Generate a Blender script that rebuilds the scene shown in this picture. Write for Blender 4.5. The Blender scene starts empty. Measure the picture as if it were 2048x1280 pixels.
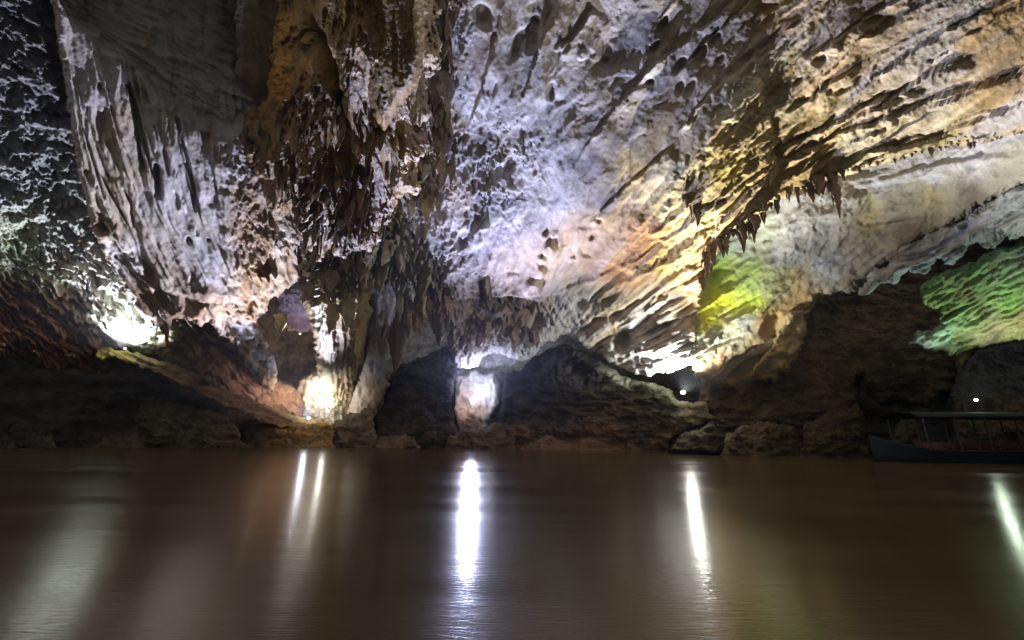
import bpy, math, random
import numpy as np
from mathutils import Vector, Matrix

S = bpy.context.scene
COL = S.collection
rng = random.Random(7)
NR = np.random.RandomState(11)

# ------------------------------------------------------------------ camera
FPX = 825.0                       # focal length in pixels of the 2048 px frame
CAMZ = 1.35
PITCH, ROLL = math.radians(15.5), math.radians(0.55)
cam_d = bpy.data.cameras.new("camera"); cam = bpy.data.objects.new("camera", cam_d); COL.objects.link(cam)
cam_d.sensor_width = 36.0; cam_d.lens = 36.0 * FPX / 2048.0
cam_d.clip_start = 0.05; cam_d.clip_end = 500
R_CAM = Matrix.Rotation(math.pi/2 + PITCH, 3, 'X') @ Matrix.Rotation(ROLL, 3, 'Z')
cam.location = (0, 0, CAMZ); cam.rotation_euler = R_CAM.to_euler()
S.camera = cam
RC = np.array(R_CAM)

# ------------------------------------------------------------------ world and exposure
w = bpy.data.worlds.new("World"); S.world = w; w.use_nodes = True
bg = w.node_tree.nodes["Background"]
bg.inputs[0].default_value = (0.93, 0.9, 0.85, 1); bg.inputs[1].default_value = 0.36   # even ambient fill, added to lift the camera-facing rock
S.view_settings.view_transform = 'Standard'; S.view_settings.look = 'None'
S.view_settings.exposure = 0.0; S.view_settings.gamma = 1.0
S.cycles.max_bounces = 4; S.cycles.diffuse_bounces = 2; S.cycles.glossy_bounces = 2
S.cycles.transmission_bounces = 2; S.cycles.sample_clamp_indirect = 3.0
S.cycles.caustics_reflective = False; S.cycles.caustics_refractive = False

# ------------------------------------------------------------------ pixel rays
def rays(px, py):
    px = np.asarray(px, float); py = np.asarray(py, float)
    d = np.stack([(px-1024)/FPX, (640-py)/FPX, -np.ones_like(px)], -1)
    return d @ RC.T
def at(px, py, Y):
    """world point seen at that place of the frame, Y metres in front of the camera"""
    d = rays(px, py); Y = np.asarray(Y, float)
    k = (Y / d[..., 1])[..., None]
    return d*k + np.array([0, 0, CAMZ])
def atv(px, py, Y): return Vector(at(px, py, Y).tolist())

# ------------------------------------------------------------------ noise
_perm = np.random.RandomState(3).permutation(4096)
_ga = np.random.RandomState(4).rand(4096)*2*np.pi
_gx, _gy = np.cos(_ga), np.sin(_ga)
_r1 = np.random.RandomState(5).rand(4096); _r2 = np.random.RandomState(6).rand(4096); _r3 = np.random.RandomState(8).rand(4096)
def _h(i, j, s): return _perm[(_perm[(i + s*131) & 4095] + j) & 4095]
def perlin(x, y, s=0):
    i = np.floor(x).astype(np.int64); j = np.floor(y).astype(np.int64)
    fx, fy = x-i, y-j
    u = fx*fx*fx*(fx*(fx*6-15)+10); v = fy*fy*fy*(fy*(fy*6-15)+10)
    def g(di, dj):
        h = _h(i+di, j+dj, s); return _gx[h]*(fx-di) + _gy[h]*(fy-dj)
    a = g(0,0); b = g(1,0); c = g(0,1); d = g(1,1)
    return 1.5*((a*(1-u)+b*u)*(1-v) + (c*(1-u)+d*u)*v)
def fbm(x, y, o=4, s=0, g=0.5, lac=2.03):
    t = 0; a = 1; n = 0
    for k in range(o):
        t = t + a*perlin(x, y, s+k*7); n += a; a *= g; x = x*lac+3.1; y = y*lac+1.7
    return t/n
def ridged(x, y, o=4, s=0, g=0.5, lac=2.1):
    t = 0; a = 1; n = 0; wgt = 1
    for k in range(o):
        r = (1-np.abs(perlin(x, y, s+k*7)))**2 * wgt
        wgt = np.clip(r*1.6, 0, 1); t = t + a*r; n += a; a *= g; x = x*lac+5.3; y = y*lac+2.9
    return t/n
def worley(x, y, s=0, jit=0.9):
    i = np.floor(x).astype(np.int64); j = np.floor(y).astype(np.int64)
    f1 = np.full(x.shape, 9.0); f2 = f1.copy(); idv = np.zeros(x.shape); ox = np.zeros(x.shape); oy = np.zeros(x.shape)
    for di in (-1, 0, 1):
        for dj in (-1, 0, 1):
            h = _h(i+di, j+dj, s)
            cx = i+di+0.5+(_r1[h]-0.5)*jit; cy = j+dj+0.5+(_r2[h]-0.5)*jit
            dx = x-cx; dy = y-cy; d = np.sqrt(dx*dx+dy*dy)
            m = d < f1
            f2 = np.where(m, f1, np.minimum(f2, d)); idv = np.where(m, _r3[h], idv)
            ox = np.where(m, dx, ox); oy = np.where(m, dy, oy); f1 = np.where(m, d, f1)
    return f1, f2, idv, ox, oy
def ss(a, b, x):
    t = np.clip((x-a)/(b-a), 0, 1); return t*t*(3-2*t)

# ------------------------------------------------------------------ interpolation
def rbf(ctrl):
    P = np.array([(c[0]/500., c[1]/500.) for c in ctrl]); v = np.log(np.array([c[2] for c in ctrl], float))
    n = len(P)
    def phi(r): return np.where(r > 1e-9, r*r*np.log(r+1e-12), 0)
    K = phi(np.linalg.norm(P[:,None]-P[None], axis=-1)) + 1e-3*np.eye(n)
    Q = np.hstack([np.ones((n,1)), P]); A = np.block([[K, Q],[Q.T, np.zeros((3,3))]])
    w_ = np.linalg.solve(A, np.concatenate([v, np.zeros(3)]))
    def f(px, py):
        px = np.asarray(px, float)/500.; py = np.asarray(py, float)/500.
        t = w_[n] + w_[n+1]*px + w_[n+2]*py
        for k in range(n):
            r = np.sqrt((px-P[k,0])**2+(py-P[k,1])**2); t = t + w_[k]*phi(r)
        return np.exp(np.clip(t, 0.7, 4.8))
    return f
def idw(ctrl, px, py, p=3.0):
    num = np.zeros(px.shape+(3,)); den = np.zeros(px.shape)
    for c in ctrl:
        r = (px-c[0])**2+(py-c[1])**2+300.
        k = r**(-p/2); num += k[...,None]*np.array(c[2:5]); den += k
    return num/den[...,None]
def sdf(poly, px, py):
    """distance to the outline, positive inside"""
    d = np.full(px.shape, 1e9); inside = np.zeros(px.shape, bool); n = len(poly)
    for k in range(n):
        ax, ay = poly[k]; bx, by = poly[(k+1) % n]
        ex, ey = bx-ax, by-ay; wx, wy = px-ax, py-ay
        t = np.clip((wx*ex+wy*ey)/(ex*ex+ey*ey+1e-9), 0, 1)
        d = np.minimum(d, (wx-ex*t)**2+(wy-ey*t)**2)
        if ay != by:
            c = ((ay > py) != (by > py)) & (px < (bx-ax)*(py-ay)/(by-ay)+ax); inside ^= c
    return np.sqrt(d)*np.where(inside, 1, -1)

# ------------------------------------------------------------------ objects and tags
def tag(o, label=None, cat=None, group=None, kind=None):
    if label: o['label'] = label
    if cat: o['category'] = cat
    if group: o['group'] = group
    if kind: o['kind'] = kind
    return o
def mesh_obj(name, V, F, mat, parent=None, cols=None, smooth=True):
    me = bpy.data.meshes.new(name)
    V = np.asarray(V, np.float32); F = np.asarray(F, np.int32)
    me.vertices.add(len(V)); me.vertices.foreach_set('co', V.ravel())
    me.loops.add(F.size); me.loops.foreach_set('vertex_index', F.ravel())
    me.polygons.add(len(F)); me.polygons.foreach_set('loop_start', np.arange(len(F), dtype=np.int32)*F.shape[1])
    me.update(calc_edges=True); me.validate()
    me.polygons.foreach_set('use_smooth', np.full(len(me.polygons), smooth))
    if cols is not None:
        at_ = me.color_attributes.new('Col', 'FLOAT_COLOR', 'POINT')
        c4 = np.ones((len(V), 4), np.float32); c4[:, :3] = np.clip(cols, 0, 1); at_.data.foreach_set('color', c4.ravel())
    me.materials.append(mat)
    o = bpy.data.objects.new(name, me); COL.objects.link(o)
    if parent: o.parent = parent
    return o
def empty(name, loc=(0,0,0)):
    o = bpy.data.objects.new(name, None); o.location = loc; COL.objects.link(o); return o

# ------------------------------------------------------------------ materials
def rock_mat(name, scale=1.0, bump=0.5, rough=0.75, spec=0.3, var=0.35, wet=0.0):
    m = bpy.data.materials.new(name); m.use_nodes = True; nt = m.node_tree; N = nt.nodes; L = nt.links
    b = N['Principled BSDF']
    at_ = N.new('ShaderNodeAttribute'); at_.attribute_name = 'Col'
    geo = N.new('ShaderNodeTexCoord')
    n1 = N.new('ShaderNodeTexNoise'); n1.inputs['Scale'].default_value = 1.3*scale; n1.inputs['Detail'].default_value = 8; n1.inputs['Roughness'].default_value = 0.65
    n2 = N.new('ShaderNodeTexNoise'); n2.inputs['Scale'].default_value = 9*scale; n2.inputs['Detail'].default_value = 6; n2.inputs['Roughness'].default_value = 0.7
    L.new(geo.outputs['Object'], n1.inputs['Vector']); L.new(geo.outputs['Object'], n2.inputs['Vector'])
    mr = N.new('ShaderNodeMapRange'); mr.inputs[1].default_value = 0.3; mr.inputs[2].default_value = 0.7
    mr.inputs[3].default_value = 1-var; mr.inputs[4].default_value = 1+var; L.new(n1.outputs[0], mr.inputs[0])
    mr2 = N.new('ShaderNodeMapRange'); mr2.inputs[1].default_value = 0.3; mr2.inputs[2].default_value = 0.7
    mr2.inputs[3].default_value = 1-var*0.6; mr2.inputs[4].default_value = 1+var*0.6; L.new(n2.outputs[0], mr2.inputs[0])
    mu = N.new('ShaderNodeMath'); mu.operation = 'MULTIPLY'; L.new(mr.outputs[0], mu.inputs[0]); L.new(mr2.outputs[0], mu.inputs[1])
    vm = N.new('ShaderNodeVectorMath'); vm.operation = 'SCALE'; L.new(at_.outputs['Color'], vm.inputs[0]); L.new(mu.outputs[0], vm.inputs['Scale'])
    L.new(vm.outputs[0], b.inputs['Base Color'])
    b.inputs['Roughness'].default_value = rough; b.inputs['Specular IOR Level'].default_value = spec
    n3 = N.new('ShaderNodeTexNoise'); n3.inputs['Scale'].default_value = 4*scale; n3.inputs['Detail'].default_value = 9; n3.inputs['Roughness'].default_value = 0.7
    L.new(geo.outputs['Object'], n3.inputs['Vector'])
    bp = N.new('ShaderNodeBump'); bp.inputs['Strength'].default_value = bump; bp.inputs['Distance'].default_value = 0.25/scale
    L.new(n3.outputs[0], bp.inputs['Height']); L.new(bp.outputs[0], b.inputs['Normal'])
    if wet:
        b.inputs['Coat Weight'].default_value = wet; b.inputs['Coat Roughness'].default_value = 0.22
        L.new(bp.outputs[0], b.inputs['Coat Normal'])
    return m
M_LIME = rock_mat('pale_limestone', 0.9, 0.32, 0.8, 0.25, 0.20)
M_ROUGH = rock_mat('craggy_limestone', 1.2, 0.75, 0.62, 0.35, 0.35, wet=0.10)
M_TUFA = rock_mat('brown_tufa', 1.3, 0.65, 0.5, 0.4, 0.4, wet=0.14)
M_DARK = rock_mat('dark_wall_rock', 0.8, 0.9, 0.7, 0.3, 0.6)
def plain(name, col, rough=0.5, metal=0.0, emit=None, es=0):
    m = bpy.data.materials.new(name); m.use_nodes = True; b = m.node_tree.nodes['Principled BSDF']
    nz = m.node_tree.nodes.new('ShaderNodeTexNoise'); nz.inputs['Scale'].default_value = 6; nz.inputs['Detail'].default_value = 5
    mx = m.node_tree.nodes.new('ShaderNodeMix'); mx.data_type = 'RGBA'
    mx.inputs[6].default_value = (*[c*0.7 for c in col], 1); mx.inputs[7].default_value = (*[min(1, c*1.25) for c in col], 1)
    m.node_tree.links.new(nz.outputs[0], mx.inputs[0]); m.node_tree.links.new(mx.outputs[2], b.inputs['Base Color'])
    b.inputs['Roughness'].default_value = rough; b.inputs['Metallic'].default_value = metal
    if emit:
        b.inputs['Emission Color'].default_value = (*emit, 1); b.inputs['Emission Strength'].default_value = es
    return m

# ------------------------------------------------------------------ rock masses
def rock(name, poly, ctrl, disp, cctrl, mat, step=2.0, curl=(18, 1.2), jag=(10, 22), skirt=5.0,
         holes=(), features=(), parent=None, seed=0, cwarp=40, colfn=None, yfn=None, dispk=1.0, back=0):
    xs = [p[0] for p in poly]; ys = [p[1] for p in poly]
    gx = np.arange(min(xs)-20, max(xs)+20+step, step); gy = np.arange(min(ys)-20, max(ys)+20+step, step)
    PX, PY = np.meshgrid(gx, gy); ny, nx = PX.shape
    f = yfn or rbf(ctrl)
    sd = sdf(poly, PX, PY)
    for hpoly in holes: sd = np.minimum(sd, -sdf(hpoly, PX, PY))
    if jag: sd = sd + jag[0]*fbm(PX/jag[1], PY/jag[1], 5, 40+seed, 0.62)*np.clip(1.7-sd/(jag[0]*1.1), 0, 1)
    Y = f(PX, PY)
    cw, cd = curl
    if cw > 0:
        t = np.clip(1-sd/cw, 0, 1); Y = Y + cd*(1-np.sqrt(np.clip(1-t*t, 0, 1)))
    P = at(PX, PY, Y)
    du = np.gradient(P, axis=1); dv = np.gradient(P, axis=0)
    nrm = np.cross(dv, du); nrm /= np.linalg.norm(nrm, axis=-1, keepdims=True)+1e-9
    view = -(P-np.array([0,0,CAMZ])); dist = np.linalg.norm(view, axis=-1)
    flip = np.sign((nrm*view).sum(-1)); nrm = nrm*flip[...,None]
    D = disp(PX, PY) if disp else 0*PX
    for ft in features: D = D + feature(ft, PX, PY)
    D = D*(0.3+0.7*ss(0, 15, sd))
    nz = 0.65*nrm + 0.35*view/dist[...,None]
    P = P + nz*(D*dist/FPX*dispk)[...,None]
    C = idw(cctrl, PX+cwarp*fbm(PX/70, PY/70, 4, 60+seed), PY+cwarp*fbm(PX/70+9, PY/70+4, 4, 61+seed))
    if colfn is not None: C = colfn(PX, PY, C, D)
    keep = sd > 0
    q = keep[:-1,:-1] & keep[1:,:-1] & keep[:-1,1:] & keep[1:,1:]
    idx = np.arange(ny*nx).reshape(ny, nx)
    a, b, c, d = idx[:-1,:-1][q], idx[:-1,1:][q], idx[1:,1:][q], idx[1:,:-1][q]
    F = np.stack([a, d, c, b], -1)
    V = P.reshape(-1, 3); C = C.reshape(-1, 3)
    if skirt:
        qp = np.pad(q, 1); E = []
        top = q & ~qp[:-2,1:-1]; bot = q & ~qp[2:,1:-1]; lef = q & ~qp[1:-1,:-2]; rig = q & ~qp[1:-1,2:]
        E.append(np.stack([idx[:-1,:-1][top], idx[:-1,1:][top]], -1)); E.append(np.stack([idx[1:,1:][bot], idx[1:,:-1][bot]], -1))
        E.append(np.stack([idx[1:,:-1][lef], idx[:-1,:-1][lef]], -1)); E.append(np.stack([idx[:-1,1:][rig], idx[1:,1:][rig]], -1))
        E = np.concatenate(E); ub, inv = np.unique(E, return_inverse=True); inv = inv.reshape(-1, 2)
        dirs = V[ub]-np.array([0,0,CAMZ]); dl = np.linalg.norm(dirs, axis=-1, keepdims=True)
        # the flank runs back into the rock, tapering slightly inwards
        cen = V[a].mean(0); nb = V[ub] + dirs/dl*skirt + (cen-V[ub])*0.02
        base = len(V); V = np.vstack([V, nb]); C = np.vstack([C, C[ub]])
        F2 = np.stack([E[:,0], E[:,1], base+inv[:,1], base+inv[:,0]], -1); F = np.vstack([F, F2])
    used, inv = np.unique(F, return_inverse=True); F = inv.reshape(F.shape)
    o = mesh_obj(name, V[used], F, mat, parent, C[used])
    return o, f
def polyft(poly, PX, PY, soft=10, jag=6, sd=0):
    """0..1 mask of an outlined raised or sunk area with a ragged edge"""
    return ss(-soft, soft, sdf(poly, PX, PY)+jag*fbm(PX/22, PY/22, 4, 300+sd))
def polyline(poly, PX, PY):
    """signed distance to a line of points, and where along it (0..1) the nearest point lies"""
    best = np.full(PX.shape, 1e9); sg = np.ones(PX.shape); al = np.zeros(PX.shape)
    ln = [math.hypot(b[0]-a[0], b[1]-a[1]) for a, b in zip(poly[:-1], poly[1:])]; tot = sum(ln); acc = 0
    for (a, b, l) in zip(poly[:-1], poly[1:], ln):
        ex, ey = b[0]-a[0], b[1]-a[1]; wx, wy = PX-a[0], PY-a[1]
        t = np.clip((wx*ex+wy*ey)/(l*l), 0, 1); dx, dy = wx-ex*t, wy-ey*t; d = dx*dx+dy*dy; m = d < best
        best = np.where(m, d, best); sg = np.where(m, np.sign(ex*wy-ey*wx), sg); al = np.where(m, (acc+t*l)/tot, al); acc += l
    return np.sqrt(best)*sg, al
def lip(poly, PX, PY, amt, w=26, flip=1, sd=0):
    """a rib that rises gently to the line and breaks off behind it"""
    x0 = min(q[0] for q in poly)-90; x1 = max(q[0] for q in poly)+90; y0 = min(q[1] for q in poly)-90; y1 = max(q[1] for q in poly)+90
    c0, c1 = np.searchsorted(PX[0], [x0, x1]); r0, r1 = np.searchsorted(PY[:,0], [y0, y1]); out = np.zeros(PX.shape)
    if c1 <= c0 or r1 <= r0: return out
    X = PX[r0:r1, c0:c1]; Y = PY[r0:r1, c0:c1]
    d, t = polyline(poly, X+7*fbm(X/24, Y/24, 4, 500+sd, .6), Y+7*fbm(X/24+9, Y/24, 4, 501+sd, .6)); d = d*flip
    e = ss(0, .12, t)*ss(1, .88, t)*(0.55+.6*ss(-.3, .3, fbm(X/60, Y/60, 3, 502+sd)))
    out[r0:r1, c0:c1] = e*amt*np.where(d > 0, np.exp(-d/w), -0.55*np.exp(d/(w*.45))*ss(0, -3, d) + ss(-3, 0, d)*1.0)
    return out
def groove(poly, PX, PY, amt, w=4.0, sd=0):
    d, t = polyline(poly, PX+5*fbm(PX/30, PY/30, 3, 510+sd), PY)
    return -amt*np.exp(-(d/w)**2)*ss(0, .1, t)*ss(1, .9, t)
def drips(PX, PY, h, wx, amp, sd=0):
    """tiers of dripping curtains: each swells downwards and breaks off in a jagged lower lip"""
    y0 = PY.min()-h; n = int((PY.max()-y0)/h)+3; last = np.full(PX.shape, y0); nxt = np.full(PX.shape, PY.max()+2*h); idx = np.zeros(PX.shape)
    for k in range(n):
        r = ridged(PX/wx, PY/(h*6)+k*3.7, 3, 520+sd+k % 9, .55); r2 = perlin(PX/(wx*4.3), PY*0+k*5.1, 530+sd)
        b = y0 + k*h + h*1.15*(r-.5) + h*.9*r2
        m = PY > b; last = np.where(m & (b > last), b, last); nxt = np.where(~m & (b < nxt), b, nxt)
    u = np.clip((PY-last)/np.maximum(nxt-last, 6), 0, 1)
    return amp*(u**1.3-.5)
def feature(ft, PX, PY):
    """oval scallop (amt<0) or boss (amt>0): x, y, length, width, angle, amount in pixels"""
    x, y, l, wd, ang, amt = ft
    ca, sa = math.cos(math.radians(ang)), math.sin(math.radians(ang))
    dx, dy = PX-x, PY-y; u = (dx*ca-dy*sa)/(l/2); v = (dx*sa+dy*ca)/(wd/2)
    r = np.sqrt(u*u+v*v) + 0.12*perlin(PX/17, PY/17, 77)
    return amt*(1-ss(0.55, 1.15, r))

# ------------------------------------------------------------------ lamps' places (frame x, frame y, metres)
PALE = (.50,.49,.50); GREY = (.36,.35,.34); TAN = (.52,.37,.18); ORANGE = (.56,.29,.10); YEL = (.55,.45,.15)
BROWN = (.16,.10,.045); DKB = (.07,.045,.022); OLIVE = (.20,.16,.07); REDB = (.30,.15,.08); OCHRE = (.30,.19,.06)

def polar(PX, PY, cx, cy):
    dx = PX-cx; dy = cy-PY; r = np.sqrt(dx*dx+dy*dy)+30
    return np.log(r)*300, np.arctan2(dy, dx)*400, r

# ---- main ceiling sweeping from the far arch over the river to the upper right
CEIL_POLY = [(470,-260),(470,300),(560,520),(640,560),(700,600),(760,620),(850,640),(895,668),(900,720),(925,742),(955,736),(965,712),(990,706),(1020,716),
             (1050,722),(1078,705),(1095,685),(1130,672),(1165,690),(1200,716),(1250,742),(1300,752),(1345,742),(1385,728),
             (1388,690),(1394,640),(1404,580),(1420,520),(1448,482),(1500,440),(1560,400),(1640,362),(1720,342),(1800,318),(1880,296),(1960,290),
             (2060,268),(2400,170),(2400,-260)]
CEIL_CTRL = [(470,-260,11),(470,0,15),(560,300,24),(600,520,34),(760,620,41),(900,690,43.8),(920,735,45.6),(1060,715,45.6),(1140,690,44.6),(1000,650,42.6),(1080,650,42),(1300,745,38),(1388,720,34),
             (1000,570,38.6),(1100,590,38.8),(1000,500,34),(1000,400,29),(1000,200,21),(1000,0,16),(1000,-260,11.5),(1200,600,37.5),(1200,500,31),(1200,300,23),(1250,100,18),(1300,-100,14),
             (1400,620,32),(1400,500,27),(1450,300,20),(1500,100,16),(1500,-200,11.5),(1640,350,21),(1700,200,16.5),(1800,0,12.5),(1800,-250,9.8),
             (1880,290,17.5),(2060,260,14.5),(2060,100,12),(2100,-200,9),(2400,160,11),(2400,-200,8)]
WEDGE = [(1512,160),(1530,190),(1536,250),(1548,330),(1552,440),(1440,520),(1340,570),(1190,520),(1240,470),(1300,410),(1370,320),(1440,225)]
WEDGE2 = [(1548,330),(1640,300),(1760,240),(1900,190),(2060,120),(2060,250),(1900,285),(1760,325),(1640,355),(1552,400)]
LIPS = [([(1277,140),(1295,104),(1316,50),(1352,-10)],7,20),([(1223,226),(1259,187),(1313,126),(1374,86),(1392,61),(1420,50),(1481,-5)],9,24),([(1345,154),(1381,126),(1406,90),(1460,43),(1510,-5)],9,22),
    ([(1352,273),(1395,215),(1449,162),(1517,108)],12,22),([(1560,233),(1611,201),(1665,165),(1720,128)],9,24),([(1553,305),(1611,273),(1700,230),(1790,190)],9,26),
    ([(1549,333),(1653,280),(1743,222),(1793,197),(1862,147),(1940,104)],10,28),([(1657,272),(1725,254),(1815,218),(1887,190),(1966,172),(2060,150)],9,24),([(1725,303),(1833,289),(1887,271),(1959,246),(2060,205)],9,18),
    ([(1118,122),(1126,93),(1151,72),(1190,15)],8,22),([(1180,452),(1201,424),(1280,352),(1345,291)],11,26),([(1040,210),(1062,150),(1090,60),(1120,0)],8,22),([(1150,330),(1180,280),(1215,240)],5,20),
    ([(1600,120),(1650,95),(1700,60),(1760,20),(1830,-20)],9,26),([(1750,160),(1820,110),(1900,60),(1990,20)],9,24),([(1850,215),(1930,190),(2010,160),(2070,120)],8,18),([(1420,420),(1480,370),(1540,335)],8,20),
    ([(1290,470),(1350,430),(1400,380),(1440,330)],8,22),([(1230,540),(1300,500),(1370,450),(1430,400)],7,24),([(1180,600),(1250,560),(1330,520),(1400,470)],7,26),([(1110,590),(1190,560),(1260,520)],5,20),([(940,250),(965,180),(985,110),(1000,40)],6,22)]
LIPS = [(a, b, c) for a, b, c in LIPS]
def disp_ceiling(PX, PY):
    u, v, r = polar(PX, PY, 930, 850)
    w1 = fbm(PX/210, PY/210, 3, 5)*60; w2 = fbm(PX/60, PY/60, 4, 6)*22
    big = 17*fbm((u+w1)/190, (v+w1)/70, 4, 1)
    rough = ss(1330, 1620, PX+0.35*PY)                      # banded rough rock on the right
    rid = ridged((u+w1*.4)/330+w2*.002, (v+w1*.35+w2*.22)/30, 6, 2, 0.52)
    ridge = (2.0+10*rough)*(rid-0.4)
    led = (v+w1*.55+w2*.25)/25; sawl = led-np.floor(led)      # stepped bands, each with an undercut lip
    ridge = ridge + rough*6.5*(sawl**2-0.4)*(0.3+ss(-.3, .4, fbm((u+w1)/150, v/30, 3, 7)))
    f1, f2, idv, ox, oy = worley((u+w1*.5+w2*.3)/78+9, (v+w2*.15)/19, 12)
    pit = -(8+3*rough)*(.35+.65*ss(1060,1180,PX))*(1-ss(0.10, 0.40, np.sqrt((ox*1.1)**2+(oy*0.9)**2)))*ss(.72, .95, idv)
    f1, f2, idv, ox, oy = worley((u+w2*.4)/120+3, (v+w1*.3+w2*.2)/9, 22)
    pit2 = -(0.2+3.2*rough)*(1-ss(0.05, 0.55, f1))*ss(.3, .9, idv)
    crag = .6*np.exp(-(((PX-965)/100)**2+((PY-335)/100)**2)) + 1.1*np.exp(-(((PX-830)/120)**2+((PY-540)/130)**2))
    f1, f2, idv, ox, oy = worley(PX/30+w2*.05, PY/62+w2*.03, 32)
    shards = 17*crag*(ss(-0.5, 0.55, oy)*(idv*0.9+0.1) - 0.4)
    f1, f2, idv, ox, oy = worley(PX/15+w2*.07, PY/28, 33)
    shards = shards+8*crag*(ss(-0.5, 0.5, oy)*(idv*0.9+0.1) - 0.4)+6*crag*(ridged(PX/24, PY/40, 4, 34)-.4)
    boss = 5*ss(0.25, 0.7, perlin(PX/38, PY/30, 66))*np.exp(-(((PX-1130)/170)**2+((PY-520)/70)**2))*1.5
    arch = ss(560, 640, PY)*ss(1500, 1150, PX)
    af1, af2, aid, aox, aoy = worley(PX/48+4, PY/52, 42)
    knob = arch*(18*(0.6-af1)+9*fbm(PX/26, PY/26, 4, 44)+5*(ridged(PX/16, PY/22, 4, 45)-.4))
    fine = (0.75+1.0*rough+3*crag)*fbm(PX/13, PY/13, 5, 3, .62)
    fl = 2.8*fbm((u)/50, v/5, 4, 88)*(0.3+rough)
    dent = -1.2*ss(.2, .6, fbm((u+w2)/30, (v+w2)/14, 3, 89))
    wed = 7*polyft(WEDGE, PX, PY, 12, 12, 1) + 3*polyft(WEDGE2, PX, PY, 10, 10, 2)
    wed = wed + polyft(WEDGE, PX, PY, 10, 6, 1)*(6*(ridged((u+w1)/60, (v+w2)/16, 5, 90)-.4))
    lips = 0
    for k, (pl, am, wl) in enumerate(LIPS): lips = lips + lip(pl, PX, PY, am, wl, 1, k)
    rdg = lip([(1552,440),(1549,330),(1538,235),(1514,165)], PX, PY, 4, 8, -1, 3)
    cz = np.exp(-(((PX-820)/90)**2+((PY-530)/110)**2))
    dr = cz*1.5*drips(PX, PY, 34, 17, 13, 3) + arch*ss(1200, 1100, PX)*drips(PX, PY, 30, 15, 9, 5)
    cz2 = np.exp(-(((PX-965)/75)**2+((PY-345)/95)**2)); dr = dr + cz2*drips(PX+w2, PY, 44, 20, 17, 8)
    dr = dr + np.exp(-((PX-(905-.12*PY))/34)**2)*ss(480,380,PY)*(drips(PX+w2, PY, 52, 22, 16, 9)+8*(ridged(PX/16, PY/60, 4, 95)-.4))
    dr = dr + (1-rough)*4.2*(ridged((u+w1+w2)/110, (v+w2*.6)/26, 6, 97, .6)-.4)
    return big+.7*ridge+.8*pit+pit2+shards*(1-.6*cz)+boss+knob*.7+fine+fl+dent+wed+lips+rdg+dr
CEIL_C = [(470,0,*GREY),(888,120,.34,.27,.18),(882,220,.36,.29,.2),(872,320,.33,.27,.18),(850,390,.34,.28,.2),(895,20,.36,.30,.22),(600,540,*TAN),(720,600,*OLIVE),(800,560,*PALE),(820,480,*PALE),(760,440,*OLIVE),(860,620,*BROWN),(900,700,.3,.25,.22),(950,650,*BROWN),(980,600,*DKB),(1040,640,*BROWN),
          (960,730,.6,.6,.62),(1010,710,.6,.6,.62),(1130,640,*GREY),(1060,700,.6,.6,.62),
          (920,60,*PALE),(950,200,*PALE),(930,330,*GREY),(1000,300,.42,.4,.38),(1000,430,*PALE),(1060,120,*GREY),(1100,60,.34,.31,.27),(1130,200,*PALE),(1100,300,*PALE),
          (1180,330,.24,.24,.28),(1250,280,.27,.26,.28),(1200,400,.27,.26,.26),(1290,320,.3,.28,.24),(1120,400,*PALE),(960,500,.34,.31,.33),(1010,480,.34,.31,.33),(1040,520,.36,.29,.24),(1000,540,.36,.28,.23),(1090,510,.44,.31,.21),(1150,480,.5,.36,.25),  # bluish shading and dimmed over-lit patch put into albedo, with some real tan
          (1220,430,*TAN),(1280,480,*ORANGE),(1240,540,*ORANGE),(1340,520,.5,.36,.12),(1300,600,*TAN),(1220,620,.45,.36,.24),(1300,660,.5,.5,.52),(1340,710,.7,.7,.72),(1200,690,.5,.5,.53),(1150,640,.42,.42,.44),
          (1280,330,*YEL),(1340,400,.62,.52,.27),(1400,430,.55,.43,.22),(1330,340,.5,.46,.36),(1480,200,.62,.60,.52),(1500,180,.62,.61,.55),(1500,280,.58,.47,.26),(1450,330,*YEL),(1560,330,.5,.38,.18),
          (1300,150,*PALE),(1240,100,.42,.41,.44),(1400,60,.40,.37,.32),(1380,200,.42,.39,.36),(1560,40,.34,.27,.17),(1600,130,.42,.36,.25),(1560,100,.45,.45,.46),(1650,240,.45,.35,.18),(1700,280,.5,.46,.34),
          (1750,150,.36,.31,.23),(1780,60,.28,.23,.16),(1870,150,.45,.42,.40),(1900,120,.5,.48,.47),(1850,250,.45,.40,.30),(1960,100,.30,.20,.09),(1980,200,.40,.28,.13),(2020,60,.34,.23,.10),(1930,10,.3,.28,.25),(2000,250,.45,.40,.33),(1900,300,.4,.33,.17)]
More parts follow.
